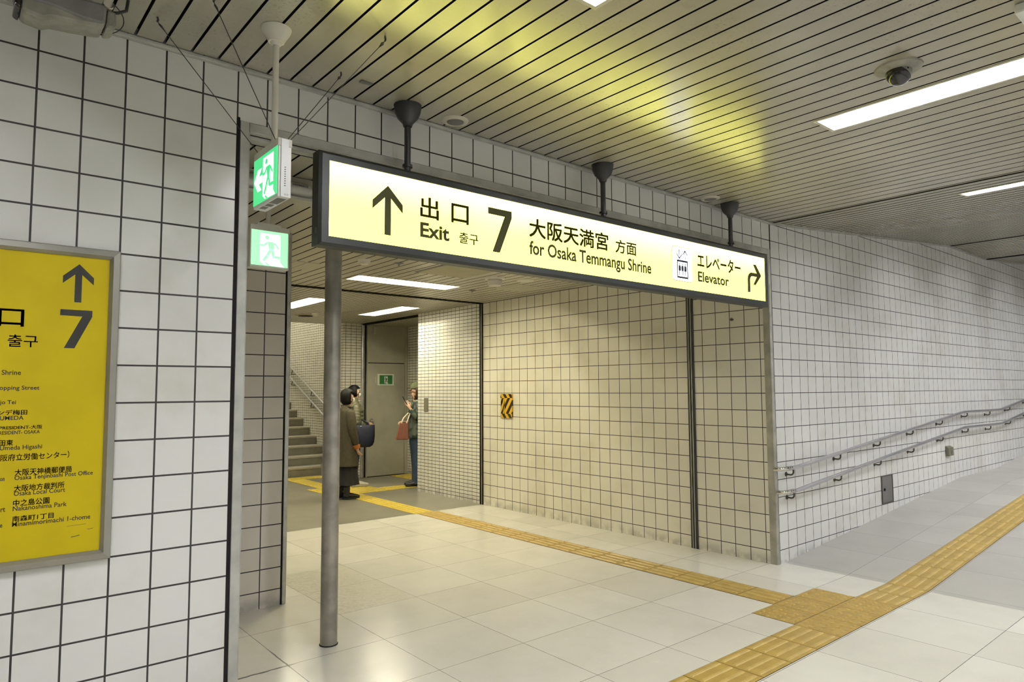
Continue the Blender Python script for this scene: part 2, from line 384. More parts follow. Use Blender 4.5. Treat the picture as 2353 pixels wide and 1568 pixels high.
# ------------------------------------------------------------------ setting: walls
def wall(name, m, label, *boxes):
    bm = BM()
    for b in boxes: box(bm, *b)
    return struct(obj(name, bm, m), label, 'wall')
wall('wall_left', m_tile_left, 'white tiled wall carrying the yellow guide board', (XW, 0.980, 0.0, 0.16, 0.0, 2.99))
wall('wall_header', m_tile_head, 'white tiled strip of wall above the opening behind the lit sign', (0.980, 5.584, 0.0, 0.10, 2.735, 2.99))
bm = BM()
seg = [5.57, 5.655, 10.134, 10.14, 11.62, 11.65, XE]
for a, b in zip(seg, seg[1:]):
    lo = [(a, 0, slope(a, 'floor')-.05), (b, 0, slope(b-1e-6, 'floor')-.05), (b, 0.16, slope(b-1e-6, 'floor')-.05), (a, 0.16, slope(a, 'floor')-.05)]
    hi = [(a, 0, slope(a, 'c')+.02), (b, 0, slope(b-1e-6, 'c')+.02), (b, 0.16, slope(b-1e-6, 'c')+.02), (a, 0.16, slope(a, 'c')+.02)]
    hexa(bm, lo, hi)
struct(obj('wall_right', bm, m_tile_right), 'long white tiled wall beside the ramp with two handrails', 'wall')
wall('wall_recess', m_tile_recess, 'short tiled wall set back inside the left of the opening', (0.974, 1.898, 1.745, 1.90, 0.0, 2.67))
wall('wall_passage_left', m_tile_end, 'tiled left side wall of the passage', (0.974, 1.03, 0.16, 1.745, 0.0, 2.67), (1.80, 1.90, 1.90, 8.2, 0.0, 2.67))
wall('wall_passage_right', m_tile_pass, 'cream tiled right wall of the passage with the striped plate', (5.53, 5.69, 0.06, 4.11, 0.0, 2.68))
wall('wall_lobby', m_brick_y, 'brightly lit wall of small cream tiles past the passage', (5.53, 5.69, 4.17, 5.73, 0.0, 2.68))
wall('wall_alcove', m_brick_y, 'small tiled wall at the back right of the lift alcove', (6.53, 6.65, 5.0, 7.8, 0.0, 2.68), (5.69, 6.53, 5.0, 5.1, 0.0, 2.68))
wall('wall_stub', m_brick_x, 'narrow wall of small tiles left of the grey door', (5.25, 5.59, 7.68, 7.82, 0.0, 2.67))
wall('wall_behind_door', m_brick_x, 'wall of small tiles around the grey door', (5.59, 6.65, 7.74, 7.86, 0.0, 2.67))
wall('wall_stair', m_brick_y, 'wall of small pale tiles beside the stairs', (5.60, 5.74, 7.86, 13.5, 0.0, 5.6))
wall('wall_stair_left', m_brick_y, 'left side wall of the staircase', (1.80, 1.92, 8.2, 13.5, 0.0, 5.6))
wall('wall_stair_end', m_brick_x, 'end wall high above the stairs', (1.92, 5.60, 13.4, 13.5, 0.0, 5.6))
wall('wall_opposite', m_tile_back, 'tiled wall across the concourse', (XW, XE, YB-0.15, YB, 0.0, 4.3))
wall('wall_end_west', m_tile_end, 'tiled end wall of the concourse', (XW-0.15, XW, YB, 0.16, 0.0, 2.99))
wall('wall_end_east', m_tile_end, 'tiled wall closing the top of the ramp', (XE, XE+0.15, YB, 0.16, 0.5, 4.5))

# ------------------------------------------------------------------ setting: slatted ceilings
def cut(r, holes):
    rs = [r]
    for h in holes:
        out = []
        for (a, b, c, d) in rs:
            if h[1] <= a or h[0] >= b or h[3] <= c or h[2] >= d: out.append((a, b, c, d)); continue
            if c < h[2]: out.append((a, b, c, h[2]))
            if h[3] < d: out.append((a, b, h[3], d))
            c2, d2 = max(c, h[2]), min(d, h[3])
            if a < h[0]: out.append((a, h[0], c2, d2))
            if h[1] < b: out.append((h[1], b, c2, d2))
        rs = out
    return rs
def slats(name, m, x0, x1, y0, y1, zf, pitch, phase, gap, holes, label):
    bm = BM()
    k0 = math.floor((x0-phase)/pitch); k1 = math.ceil((x1-phase)/pitch)
    for k in range(k0, k1):
        a = max(x0, phase+k*pitch+gap/2); b = min(x1, phase+(k+1)*pitch-gap/2)
        if b-a < 0.004: continue
        for (p, q, c, d) in cut((a, b, y0, y1), holes):
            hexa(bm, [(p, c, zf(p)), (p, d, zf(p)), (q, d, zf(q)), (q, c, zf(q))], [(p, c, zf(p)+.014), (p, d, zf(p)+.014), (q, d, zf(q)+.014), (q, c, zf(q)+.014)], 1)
            bm.faces.ensure_lookup_table(); bm.faces[-6].material_index = 0  # slat sides coloured dark so the gaps between slats read as unlit
    brk = [x0] + [x for x in (5.6, 10.14, 11.65) if x0 < x < x1] + [x1]
    for a, b in zip(brk, brk[1:]):
        for (p, q, c, d) in cut((a, b, y0, y1), holes):
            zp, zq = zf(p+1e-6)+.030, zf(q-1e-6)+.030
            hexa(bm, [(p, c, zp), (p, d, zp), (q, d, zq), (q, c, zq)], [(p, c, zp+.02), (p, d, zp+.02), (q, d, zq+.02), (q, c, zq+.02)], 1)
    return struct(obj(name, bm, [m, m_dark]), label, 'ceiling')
zmain = lambda x: slope(x, 'c')
LX, LL, LW = 1.22, 1.22, 0.205            # hall lamps: length and width
HALL = [(-2.26, 2.975), (-0.26, 2.975), (1.76, 2.975), (3.735, 2.975)]
RAMP = [(6.09, None), (15.0, None), (17.2, None)]
def hole_y(cx, w, y1, L): return (cx-w/2, cx+w/2, y1-L, y1)
holes = [hole_y(x, LW, -1.375, LL) for x, z in HALL] + [hole_y(x, LW, -4.0, LL) for x in (-0.26, 1.76, 3.735)]
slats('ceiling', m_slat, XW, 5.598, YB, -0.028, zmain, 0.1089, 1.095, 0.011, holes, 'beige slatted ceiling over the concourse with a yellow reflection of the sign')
rh = [hole_y(6.09, 0.17, -1.355, LL), hole_y(6.09, 0.17, -4.0, LL)] + [hole_y(x, 0.2, -1.45, LL) for x in (8.3, 10.4, 12.5, 14.6)] + [hole_y(x, 0.2, -4.0, LL) for x in (8.3, 10.4, 12.5)]
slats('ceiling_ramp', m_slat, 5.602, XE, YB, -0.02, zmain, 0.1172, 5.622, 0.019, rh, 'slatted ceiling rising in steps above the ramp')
PASS = [('x', 3.18, 4.43, 3.10, 3.40), ('y', 3.475, 3.765, 5.0, 6.23), ('y', 4.86, 5.155, 5.08, 6.40)]
ph = [(a, b, c, d) for _, a, b, c, d in PASS]
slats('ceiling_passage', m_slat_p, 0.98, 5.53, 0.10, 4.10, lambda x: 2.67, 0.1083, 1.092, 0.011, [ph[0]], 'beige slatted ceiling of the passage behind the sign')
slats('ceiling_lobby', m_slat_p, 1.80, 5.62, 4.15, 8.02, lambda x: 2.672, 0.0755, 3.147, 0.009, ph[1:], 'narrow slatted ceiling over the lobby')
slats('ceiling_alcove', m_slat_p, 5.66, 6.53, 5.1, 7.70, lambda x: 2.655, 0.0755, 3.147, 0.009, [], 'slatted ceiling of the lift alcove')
bm = BM(); box(bm, 1.80, 5.74, 8.02, 8.10, 2.67, 5.6); box(bm, 1.80, 5.74, 8.10, 13.5, 5.6, 5.7)
struct(obj('ceiling_stair', bm, m_slat_p), 'bulkhead and high ceiling over the stairs', 'ceiling')

# ------------------------------------------------------------------ setting: trims
def trim(n, m, label, *boxes, bevel=0.004):
    bm = BM()
    for b in boxes: box(bm, *b)
    return struct(obj('trim_%d' % n, bm, m, bevel=bevel), label, 'trim')
trim(1, m_trim, 'worn grey steel jamb at the left of the opening', (0.990, 1.030, -0.004, 0.035, 0.0, 2.735), (1.030, 1.036, 0.004, 0.16, 0.0, 2.70))
trim(2, m_dark, 'black joint between the left wall and the jamb', (0.972, 0.990, -0.001, 0.06, 0.0, 2.75))
trim(3, m_trim, 'grey steel lintel along the top of the opening', (1.031, 5.54, -0.004, 0.035, 2.690, 2.734), (1.03, 5.54, 0.035, 0.10, 2.672, 2.690))
bm = BM()
tube(bm, [(5.560, 0.022, 0.0), (5.560, 0.022, 2.735)], 0.030, 20); box(bm, 5.53, 5.575, 0.0, 0.06, 0.0, 2.735)
struct(obj('trim_4', bm, m_steel, smooth=True), 'rounded steel corner guard at the right of the opening', 'trim')
trim(5, m_dark, 'black joint beside the recess corner guard', (1.898, 1.908, 1.743, 1.80, 0.0, 2.67))
trim(6, m_steel, 'rusted steel corner guard at the end of the recess wall', (1.908, 1.938, 1.738, 1.79, 0.0, 2.67))
trim(7, m_dark, 'black edging where the cream and small tiles meet', (5.512, 5.56, 4.11, 4.17, 0.0, 2.672))
trim(8, m_steel, 'thin bright strip along the tile joint', (5.508, 5.515, 4.118, 4.130, 0.0, 2.66))
trim(9, m_dark, 'dark channel across the ceiling between passage and lobby', (1.9, 5.53, 4.10, 4.15, 2.655, 2.69))
trim(10, m_black, 'black shutter guide down the cream wall', (5.522, 5.535, 0.785, 0.862, 0.0, 2.672), bevel=0)
trim(11, m_steel, 'paired steel ribs of the shutter guide', (5.516, 5.524, 0.806, 0.815, 0.0, 2.672), (5.516, 5.524, 0.834, 0.842, 0.0, 2.672), bevel=0)
trim(12, m_trim, 'grey moulding where the concourse ceiling meets the wall', (XW, 5.60, -0.028, -0.001, 2.957, 2.975))
bm = BM()
for a, b in ((5.60, 10.14), (10.14, 11.65), (11.65, XE)):
    za, zb = slope(a, 'c'), slope(b-1e-6, 'c')
    hexa(bm, [(a, -0.022, za-.018), (b, -0.022, zb-.018), (b, -0.001, zb-.018), (a, -0.001, za-.018)], [(a, -0.022, za), (b, -0.022, zb), (b, -0.001, zb), (a, -0.001, za)])
struct(obj('trim_13', bm, m_trim), 'grey moulding following the ceiling up the ramp', 'trim')
trim(14, m_dark, 'dark trim along the alcove ceiling edge', (5.60, 5.66, 5.73, 7.68, 2.645, 2.69))
trim(15, m_steel, 'stainless corner post between the small tiles and the grey door', (5.59, 5.652, 7.645, 7.72, 0.0, 2.67), bevel=0.02)
trim(16, m_dark, 'black gap beside the stainless post', (5.652, 5.700, 7.70, 7.74, 0.0, 2.67))
trim(17, m_dark, 'dark line where the ceiling breaks at the foot of the ramp', (5.592, 5.606, YB, -0.03, 2.970, 2.99), bevel=0)

for n, x, q in ((18, 10.14, 'foot of the level part'), (19, 11.65, 'end of the level part')):
    bm = BM(); z = slope(x, 'c')
    hexa(bm, [(x-.03, YB, z-.005), (x+.03, YB, z-.005), (x+.03, -.024, z-.005), (x-.03, -.024, z-.005)], [(x-.03, YB, z+.02), (x+.03, YB, z+.02), (x+.03, -.024, z+.02), (x-.03, -.024, z+.02)])
    struct(obj('trim_%d' % n, bm, m_dark), 'dark joint across the ramp ceiling at the %s' % q, 'trim')
# grey door at the back
d1 = thing('door_1', (6.1, 7.70, 0), 'grey steel door with a green running man plate, at the back', 'door', kind='structure')
bm = BM(); box(bm, 5.70, 5.716, 7.66, 7.74, 0, 2.655); box(bm, 6.462, 6.53, 7.66, 7.74, 0, 2.655); obj('door_frame', bm, m_door, d1, bevel=.004)
bm = BM(); box(bm, 5.716, 6.462, 7.672, 7.70, 1.998, 2.655); obj('transom_panel', bm, m_door, d1)
bm = BM(); box(bm, 5.716, 6.462, 7.69, 7.70, 1.984, 1.998); obj('transom_gap', bm, m_dark, d1)
bm = BM(); box(bm, 5.720, 6.456, 7.668, 7.70, 0.012, 1.984); leaf = obj('door_leaf', bm, m_door, d1)
bm = BM(); lathe(bm, (5.79, 7.668, 0.985), [(0.034, 0), (0.034, -0.006), (0.014, -0.008), (0.014, -0.03), (0.028, -0.036), (0.031, -0.05), (0.020, -0.062), (0.004, -0.064)], 20, 'Y'); obj('knob', bm, m_chrome, leaf, smooth=True)
bm = BM(); box(bm, 5.80, 5.85, 7.60, 7.672, 2.50, 2.62); obj('door_closer', bm, m_door, d1, bevel=.004)

# stairs
st = thing('stairs', (3.8, 8.54, 0), 'speckled granite stairs climbing away at the back left', 'stairs', kind='structure')
bm = BM(); bn = BM()
for n in range(14):
    y = 8.54 + 0.318*n; z = 0.16*(n+1)
    box(bm, 1.92, 5.60, y, y+0.318+(0.02 if n < 13 else 0.6), 0.16*n if n else 0.0, z-0.035)
    box(bn, 1.92, 5.60, y-0.012, y+0.318, z-0.035, z)
obj('riser', bm, m_stone, st); obj('tread', bn, m_nosing, st, bevel=.006)
bm = BM(); box(bm, 5.26, 5.60, 8.50, 8.54, 0, 0.20); obj('curb', bm, m_nosing, st)

# ------------------------------------------------------------------ ceiling lamps
def lamp(name, cx, y1, L, W, z, m_l, label, group, along='y', zf=None):
    """recessed fluorescent trough: housing, flange, two tubes, end plates"""
    t = thing(name, (cx, y1-L/2, z), label, 'ceiling light', group)
    def P(a, b, h):     # a along the width, b along the length
        return (cx+a, y1-L/2+b, (zf(cx+a) if zf else z)+h) if along == 'y' else (cx+b, y1-L/2+a, z+h)
    def bx(bm, a0, a1, b0, b1, h0, h1):
        hexa(bm, [P(a0, b0, h0), P(a1, b0, h0), P(a1, b1, h0), P(a0, b1, h0)], [P(a0, b0, h1), P(a1, b0, h1), P(a1, b1, h1), P(a0, b1, h1)])
    w, l, e, h = W/2, L/2, 0.004, 0.125
    bm = BM()
    bx(bm, -w, -w+e, -l, l, 0, h); bx(bm, w-e, w, -l, l, 0, h); bx(bm, -w+e, w-e, -l, -l+e, 0, h); bx(bm, -w+e, w-e, l-e, l, 0, h); bx(bm, -w, w, -l, l, h, h+e)
    obj('housing', bm, m_reflect, t)
    bm = BM(); f = 0.014
    bx(bm, -w-f, -w+e, -l-f, l+f, -0.004, 0.0); bx(bm, w-e, w+f, -l-f, l+f, -0.004, 0.0); bx(bm, -w+e, w-e, -l-f, -l+e, -0.004, 0.0); bx(bm, -w+e, w-e, l-e, l+f, -0.004, 0.0)
    obj('flange', bm, m_flange, t)
    nt = 2 if W > 0.12 else 1
    for s in ((-1, 1) if nt == 2 else (0,)):
        bm = BM(); a = s*W*0.21
        tube(bm, [P(a, -l+0.06, 0.088), P(a, l-0.06, 0.088)], 0.0165, 10)
        tb = obj('tube', bm, m_l, t, smooth=True)
        for q in (-1, 1):
            bm = BM(); bx(bm, a-0.018, a+0.018, q*(l-0.045)-0.012, q*(l-0.045)+0.012, 0.06, 0.122); obj('socket', bm, m_white, tb)
    return t
G1 = 'recessed tube lights in the concourse ceiling'
HL = {-2.26: 'added unseen recessed white tube light furthest west over the guide board wall', -0.26: 'added unseen recessed white tube light over the guide board', 1.76: 'recessed tube light cut off by the top of the photo above the lit sign',
      3.735: 'long bright recessed tube light beside the dome camera'}
for x, z in HALL: lamp('ceiling_light', x, -1.375, LL, LW, z, m_lamp_h, HL[x], G1)  # the two westmost lamps are unseen, added for the lighting
for x, q in ((-0.26, 'first'), (1.76, 'second'), (3.735, 'third')): lamp('ceiling_light', x, -4.0, LL, LW, 2.975, m_lamp_h, '%s added unseen recessed tube light of the row along the opposite wall' % q, G1)  # unseen opposite row, added to give the hall more light
lamp('ceiling_light', 6.09, -1.355, LL, 0.17, slope(6.09, 'c'), m_lamp_h, 'shorter-looking recessed tube light just past the ceiling break over the ramp foot', G1, zf=zmain)
for x, q in ((8.3, 'lower ramp'), (10.4, 'landing'), (12.5, 'upper ramp')): lamp('ceiling_light', x, -4.0, LL, 0.2, slope(x, 'c'), m_lamp_r, 'added unseen recessed tube light over the %s along the opposite wall' % q, G1, zf=zmain)  # unseen opposite ramp row, added to brighten the right wall
lamp('ceiling_light', 6.09, -4.0, LL, 0.17, slope(6.09, 'c'), m_lamp_h, 'added unseen recessed tube light over the ramp foot along the opposite wall', G1, zf=zmain)  # also unseen, added with the opposite row
for x, q in ((8.3, 'lower ramp'), (10.4, 'landing'), (12.5, 'upper ramp'), (14.6, 'top of the ramp')):
    lamp('ceiling_light', x, -1.45, LL, 0.2, slope(x, 'c'), m_lamp_r, 'unseen recessed tube light over the %s' % q, G1, zf=zmain)  # unseen ramp row, set close and boosted to brighten the right wall
G2 = 'recessed warm lights in the passage and lobby ceiling'
lamp('ceiling_light', 3.805, 3.40+0.475, 1.25, 0.30, 2.67, m_lamp_p, 'recessed warm light lying crosswise in the passage ceiling under the lit sign', G2, along='x')
lamp('ceiling_light', 3.62, 6.23, 1.23, 0.29, 2.672, m_lamp_l, 'recessed warm light partly hidden behind the steel post', G2)
lamp('ceiling_light', 5.0075, 6.40, 1.32, 0.295, 2.672, m_lamp_l, 'recessed warm light in front of the grey door', G2)

# unseen stairwell lamp high up, added to brighten the stair wall
bm = BM(); box(bm, 3.6, 4.8, 10.2, 10.5, 5.55, 5.6); tag(obj('ceiling_light', bm, mat('stairwell_fill_lamp', (.8,.8,.8), .4, emit=LAMP_LOBBY[1], power=120.0, var=0.0)), 'added unseen flush warm light on the high stairwell ceiling', 'ceiling light', G2)

# ------------------------------------------------------------------ the hanging lit sign
sg = thing('hanging_sign', (3.25, -0.135, 2.175), 'long lit yellow sign on three black poles with an arrow, Exit and number 7', 'sign')
SX0, SX1, SZ0, SZ1, SF, SB = 1.292, 5.216, 2.177, 2.622, -0.165, -0.100
PX0, PX1, PZ0, PZ1 = 1.341, 5.174, 2.222, 2.580
bm = BM(); c = 0.014
def ring(bm, o, i, yo, yi):
    q = [(o[0], o[2]), (o[1], o[2]), (o[1], o[3]), (o[0], o[3])]; p = [(i[0], i[2]), (i[1], i[2]), (i[1], i[3]), (i[0], i[3])]
    for k in range(4):
        a, b = q[k], q[(k+1) % 4]; cc, d = p[(k+1) % 4], p[k]
        face(bm, [(a[0], yo, a[1]), (b[0], yo, b[1]), (cc[0], yi, cc[1]), (d[0], yi, d[1])])
O = (SX0, SX1, SZ0, SZ1); O2 = (SX0+c, SX1-c, SZ0+c, SZ1-c); I = (PX0, PX1, PZ0, PZ1)
ring(bm, O, O, SB, SF) if False else None
for y0, y1, s in ((SF, SB, 1),):
    ring(bm, O, O2, SF, SF-0.011); ring(bm, O2, I, SF-0.011, SF-0.011); ring(bm, I, I, SF-0.011, SF-0.004)
    ring(bm, O, O2, SB, SB+0.011); ring(bm, O2, I, SB+0.011, SB+0.011); ring(bm, I, I, SB+0.011, SB+0.004)
    for (a, b) in (((SX0, SZ0), (SX1, SZ0)), ((SX1, SZ0), (SX1, SZ1)), ((SX1, SZ1), (SX0, SZ1)), ((SX0, SZ1), (SX0, SZ0))):
        face(bm, [(a[0], SF, a[1]), (b[0], SF, b[1]), (b[0], SB, b[1]), (a[0], SB, a[1])])
bmesh.ops.remove_doubles(bm, verts=bm.verts[:], dist=1e-5)
obj('frame', bm, m_signframe, sg)
bm = BM(); box(bm, PX0-.002, PX1+.002, SF-0.006, SF-0.002, PZ0-.002, PZ1+.002); pf = obj('lit_panel', bm, m_signlit, sg)
bm = BM(); box(bm, PX0-.002, PX1+.002, SB+0.002, SB+0.006, PZ0-.002, PZ1+.002); obj('back_panel', bm, m_signframe, sg)
bm = BM(); box(bm, SX0-.001, SX0, -0.150, -0.138, 2.235, 2.260); obj('sticker', bm, m_panelgrey, sg)
SY = SF-0.006
FS = lambda u, v, d: (u, SY-d, v)
bm = BM(); prism(bm, [(1.651, 2.518), (1.567, 2.434), (1.567, 2.392), (1.634, 2.457), (1.634, 2.271), (1.668, 2.271), (1.668, 2.457), (1.735, 2.392), (1.735, 2.434)], FS, 0, .001); obj('up_arrow', bm, m_ink, pf)
text('出', 1.838, 1.952, 2.390, 2.502, FS, m_ink, pf, bold=.018)
text('口', 2.031, 2.145, 2.395, 2.499, FS, m_ink, pf, bold=.018)
text('Exit', 1.839, 2.019, 2.289, 2.367, FS, m_ink, pf, bold=.028)
text('출구', 2.082, 2.210, 2.291, 2.352, FS, m_ink, pf, bold=.010)
bm = BM(); prism(bm, [(2.279, 2.519), (2.279, 2.483), (2.397, 2.482), (2.309, 2.273), (2.360, 2.273), (2.448, 2.480), (2.448, 2.519)], FS, 0, .001); obj('number_seven', bm, m_ink, pf)
text('大阪天満宮', 2.580, 3.262, 2.395, 2.510, FS, m_ink, pf, bold=.022)
text('方面', 3.329, 3.540, 2.397, 2.487, FS, m_ink, pf, bold=.018)
text('for Osaka Temmangu Shrine', 2.581, 3.694, 2.268, 2.374, FS, m_ink, pf, bold=.022)
# lift pictogram
def rrect(x0, x1, z0, z1, r, n=6):
    out = []
    for cx, cz, a0 in ((x1-r, z0+r, -PI/2), (x1-r, z1-r, 0), (x0+r, z1-r, PI/2), (x0+r, z0+r, PI)):
        for k in range(n+1): out.append((cx+math.cos(a0+PI/2*k/n)*r, cz+math.sin(a0+PI/2*k/n)*r))
    return out
bm = BM(); prism(bm, rrect(3.926, 4.170, 2.277, 2.526, .030), FS, 0, .0006); obj('pictogram_outline', bm, m_ink, pf)
bm = BM(); prism(bm, rrect(3.929, 4.167, 2.280, 2.523, .028), FS, 0.0003, .0012); ic = obj('pictogram_panel', bm, m_iconlit, pf)
F2 = lambda u, v, d: (u, SY-.0012-d, v)
bm = BM()
for q in ((3.984, 4.112, 2.417, 2.430), (3.984, 4.112, 2.299, 2.311), (3.984, 3.992, 2.311, 2.417), (4.104, 4.112, 2.311, 2.417)):
    prism(bm, [(q[0], q[2]), (q[1], q[2]), (q[1], q[3]), (q[0], q[3])], F2, 0, .0008)
for k in range(3):
    x = 4.015 + k*0.0335
    prism(bm, [(x+math.cos(2*PI*i/10)*.0042, 2.400+math.sin(2*PI*i/10)*.0055) for i in range(10)], F2, 0, .0008)
    prism(bm, [(x-.0115, 2.352), (x+.0115, 2.352), (x+.0125, 2.380), (x+.008, 2.391), (x-.008, 2.391), (x-.0125, 2.380)], F2, 0, .0008)
    for s in (-1, 1): prism(bm, [(x+s*.004-.0018, 2.318), (x+s*.004+.0018, 2.318), (x+s*.004+.0025, 2.354), (x+s*.004-.0025, 2.354)], F2, 0, .0008)
stroke(bm, [(4.013, 2.503), (4.013, 2.442)], .006, F2, 0, .0008); stroke(bm, [(3.986, 2.470), (4.013, 2.440), (4.041, 2.470)], .006, F2, 0, .0008)
stroke(bm, [(4.081, 2.440), (4.081, 2.500)], .006, F2, 0, .0008); stroke(bm, [(4.054, 2.471), (4.081, 2.502), (4.109, 2.471)], .006, F2, 0, .0008)
obj('pictogram', bm, m_iconink, ic)
text('エレベーター', 4.233, 4.812, 2.402, 2.510, FS, m_ink, pf, bold=.022)
text('Elevator', 4.236, 4.642, 2.296, 2.373, FS, m_ink, pf, bold=.022)
pts = [(4.910, 2.278), (4.945, 2.278), (4.947, 2.368)] + [(4.981-math.cos(a)*.034, 2.378+math.sin(a)*.034) for a in [PI/2*k/5 for k in range(6)]] + [(5.050, 2.412), (4.996, 2.344), (5.028, 2.344), (5.116, 2.427), (5.040, 2.510), (4.998, 2.510), (5.051, 2.440)] + [(4.972-math.sin(a)*.060, 2.380+math.cos(a)*.060) for a in [PI/2*k/5 for k in range(6)]]
bm = BM(); prism(bm, pts, FS, 0, .001); obj('turn_arrow', bm, m_ink, pf)
for x in (1.785, 3.262, 4.747):
    bm = BM(); tube(bm, [(x, -.132, SZ1-.002), (x, -.132, 2.93)], .0165, 16); tube(bm, [(x, -.132, 2.648), (x, -.132, 2.662)], .026, 16)
    po = obj('hanging_pole', bm, m_black, sg, smooth=True)
    bm = BM(); lathe(bm, (x, -.132, 0), [(.022, 2.862), (.026, 2.876), (.030, 2.882), (.052, 2.905), (.066, 2.935), (.070, 2.962), (.072, 2.974)], 28); obj('ceiling_cup', bm, m_black, po, smooth=True)

# ------------------------------------------------------------------ running-man exit signs
def running_man(parent, fn, dl, dr, m_door_, m_man, bold=1.0, shadow=True):
    """door opening and running figure in panel units; fn(u, v, d); door spans u = dl..dr"""
    s = (dr-dl)/0.56
    def U(u): return dl + (u-0.23)*s
    bm = BM(); prism(bm, [(U(.23), .11), (U(.35), .02), (U(.90), .0), (U(.79), .125), (U(.79), .92), (U(.23), .92)], fn, 0, .0006); obj('doorway_mark', bm, m_door_, parent)
    g = lambda u, v, d: fn(U(u), v, d)
    bm = BM()
    prism(bm, [(.417+math.cos(2*PI*k/16)*.058, .81+math.sin(2*PI*k/16)*.058) for k in range(16)], g, .0004, .0012)
    prism(bm, [(.40, .69), (.60, .70), (.615, .66), (.595, .45), (.48, .45), (.45, .60)], g, .0004, .0012)
    for P, w in (([(.43, .67), (.345, .575), (.235, .575)], .055), ([(.59, .675), (.68, .60), (.725, .53)], .05), ([(.52, .47), (.43, .29), (.345, .16)], .075), ([(.56, .46), (.60, .27), (.80, .26)], .07)):
        stroke(bm, P, w*bold, g, .0004, .0012)
    if shadow: prism(bm, [(.36, .085), (.42, .085), (.53, .0), (.44, .0)], g, .0004, .0012)
    obj('running_figure', bm, m_man, parent)

# first: square to the corridor, on a long white pipe with guy wires
e1 = thing('exit_sign', (0.976, -0.44, 2.25), 'lit green exit sign with a white arrow, on a long white pipe braced by wires', 'exit sign', 'hanging running man exit signs')
X1, X2, Y1, Y2, Z1, Z2 = 0.948, 1.004, -0.572, -0.308, 2.250, 2.480
bm = BM(); box(bm, X1+.002, X2-.002, Y1+.002, Y2-.002, Z1, Z2-.03); obj('casing', bm, m_silver, e1, bevel=.002)
bm = BM(); box(bm, X1, X2, Y1, Y2, Z2-.030, Z2); obj('top_cap', bm, m_white, e1, bevel=.002)
bm = BM(); box(bm, X1+.012, X2-.014, Y1-.0015, Y1+.001, Z1, Z2-.002); cv = obj('side_cover', bm, m_silver, e1, bevel=.001)
FN = lambda u, v, d: (X1+.014+u*.028, Y1-.0015-d, Z1+v*.2)
bm = BM()
for k in range(9): stroke(bm, [(.42, .22+.045*k), (.62, .225+.045*k)], .018, FN, 0, .0004)
obj('printed_label', bm, m_panelgrey, cv); text('NO-34', 0.42, 1.0, .03, .07, FN, m_panelgrey, cv, name='printed_label')
bm = BM()
for a, b, c_, d_ in ((.15, .30, .012, .03), (.36, .5, .014, .034), (.55, .9, .012, .04)): box(bm, X1+c_, X1+d_+.006, Y2-.264*b, Y2-.264*a, Z1-.0006, Z1)
obj('printed_label', bm, m_panelgrey, e1)
bm = BM(); box(bm, X1-.001, X1+.002, Y1+.006, Y2-.006, Z1+.012, Z2-.031); p1 = obj('lit_panel', bm, m_green, e1)
FE = lambda u, v, d: (X1-.001-d, Y2-.006-u*.252, Z1+.012+v*.187)
running_man(p1, FE, .42, .86, m_exitwhite, m_green)
bm = BM(); prism(bm, [(.035, .50), (.20, .74), (.36, .74), (.24, .58), (.40, .58), (.40, .42), (.24, .42), (.36, .26), (.20, .26)], FE, 0, .0008); obj('arrow', bm, m_exitwhite, p1)
bm = BM(); tube(bm, [(.982, -.44, Z2-.004), (.982, -.44, 2.93)], .0125, 14); pp = obj('hanging_pipe', bm, m_white, e1, smooth=True)
bm = BM(); lathe(bm, (.982, -.44, 0), [(.016, 2.905), (.020, 2.908), (.022, 2.916), (.031, 2.918), (.034, 2.924), (.056, 2.962), (.060, 2.974)], 28); obj('ceiling_cup', bm, m_white, pp, smooth=True)
for top, bot in (((0.588, -0.237), (0.960, -0.335)), ((0.715, -0.52), (0.972, -0.50)), ((1.350, -0.261), (0.995, -0.50)), ((1.350, -0.67), (1.000, -0.54))):
    bm = BM(); tube(bm, [(bot[0], bot[1], Z2-.002), (top[0], top[1], 2.955)], .0016, 6); wi = obj('guy_wire', bm, m_black, e1)
    bm = BM(); v = Vector((bot[0]-top[0], bot[1]-top[1], Z2-2.955)).normalized(); o_ = Vector((top[0], top[1], 2.955))
    tube(bm, [o_+Vector((0, 0, .019)), o_+Vector((.004, .004, .008)), o_], .004, 8); tube(bm, [o_+v*.01, o_+v*.018+Vector((.006, .004, 0)), o_+v*.04, o_+v*.018-Vector((.006, .004, 0)), o_+v*.01], .0022, 6)
    obj('hook', bm, m_black, wi)

# second: facing out of the passage on a short pipe
e2 = thing('exit_sign', (1.264, 0.37, 2.137), 'lit green exit sign without an arrow, on a short pipe just inside the opening', 'exit sign', 'hanging running man exit signs')
bm = BM(); box(bm, 1.163, 1.365, .352, .405, 2.135, 2.356); obj('casing', bm, m_white, e2, bevel=.003)
bm = BM(); box(bm, 1.163, 1.365, .349, .353, 2.328, 2.356); obj('top_cap', bm, m_white, e2, bevel=.001)
bm = BM(); box(bm, 1.169, 1.357, .348, .353, 2.148, 2.328); p2 = obj('lit_panel', bm, m_palegreen, e2)
running_man(p2, lambda u, v, d: (1.169+u*.188, .348-d, 2.148+v*.18), .23, .79, m_exitwhite, m_palegreen)
bm = BM(); box(bm, 1.195, 1.318, .34, .412, 2.356, 2.366); obj('mounting_plate', bm, m_white, e2, bevel=.001)
bm = BM(); tube(bm, [(1.262, .376, 2.362), (1.262, .376, 2.655)], .012, 14); pp = obj('hanging_pipe', bm, m_white, e2, smooth=True)
bm = BM(); lathe(bm, (1.262, .376, 0), [(.016, 2.62), (.045, 2.652), (.048, 2.669)], 24); obj('ceiling_cup', bm, m_white, pp, smooth=True)

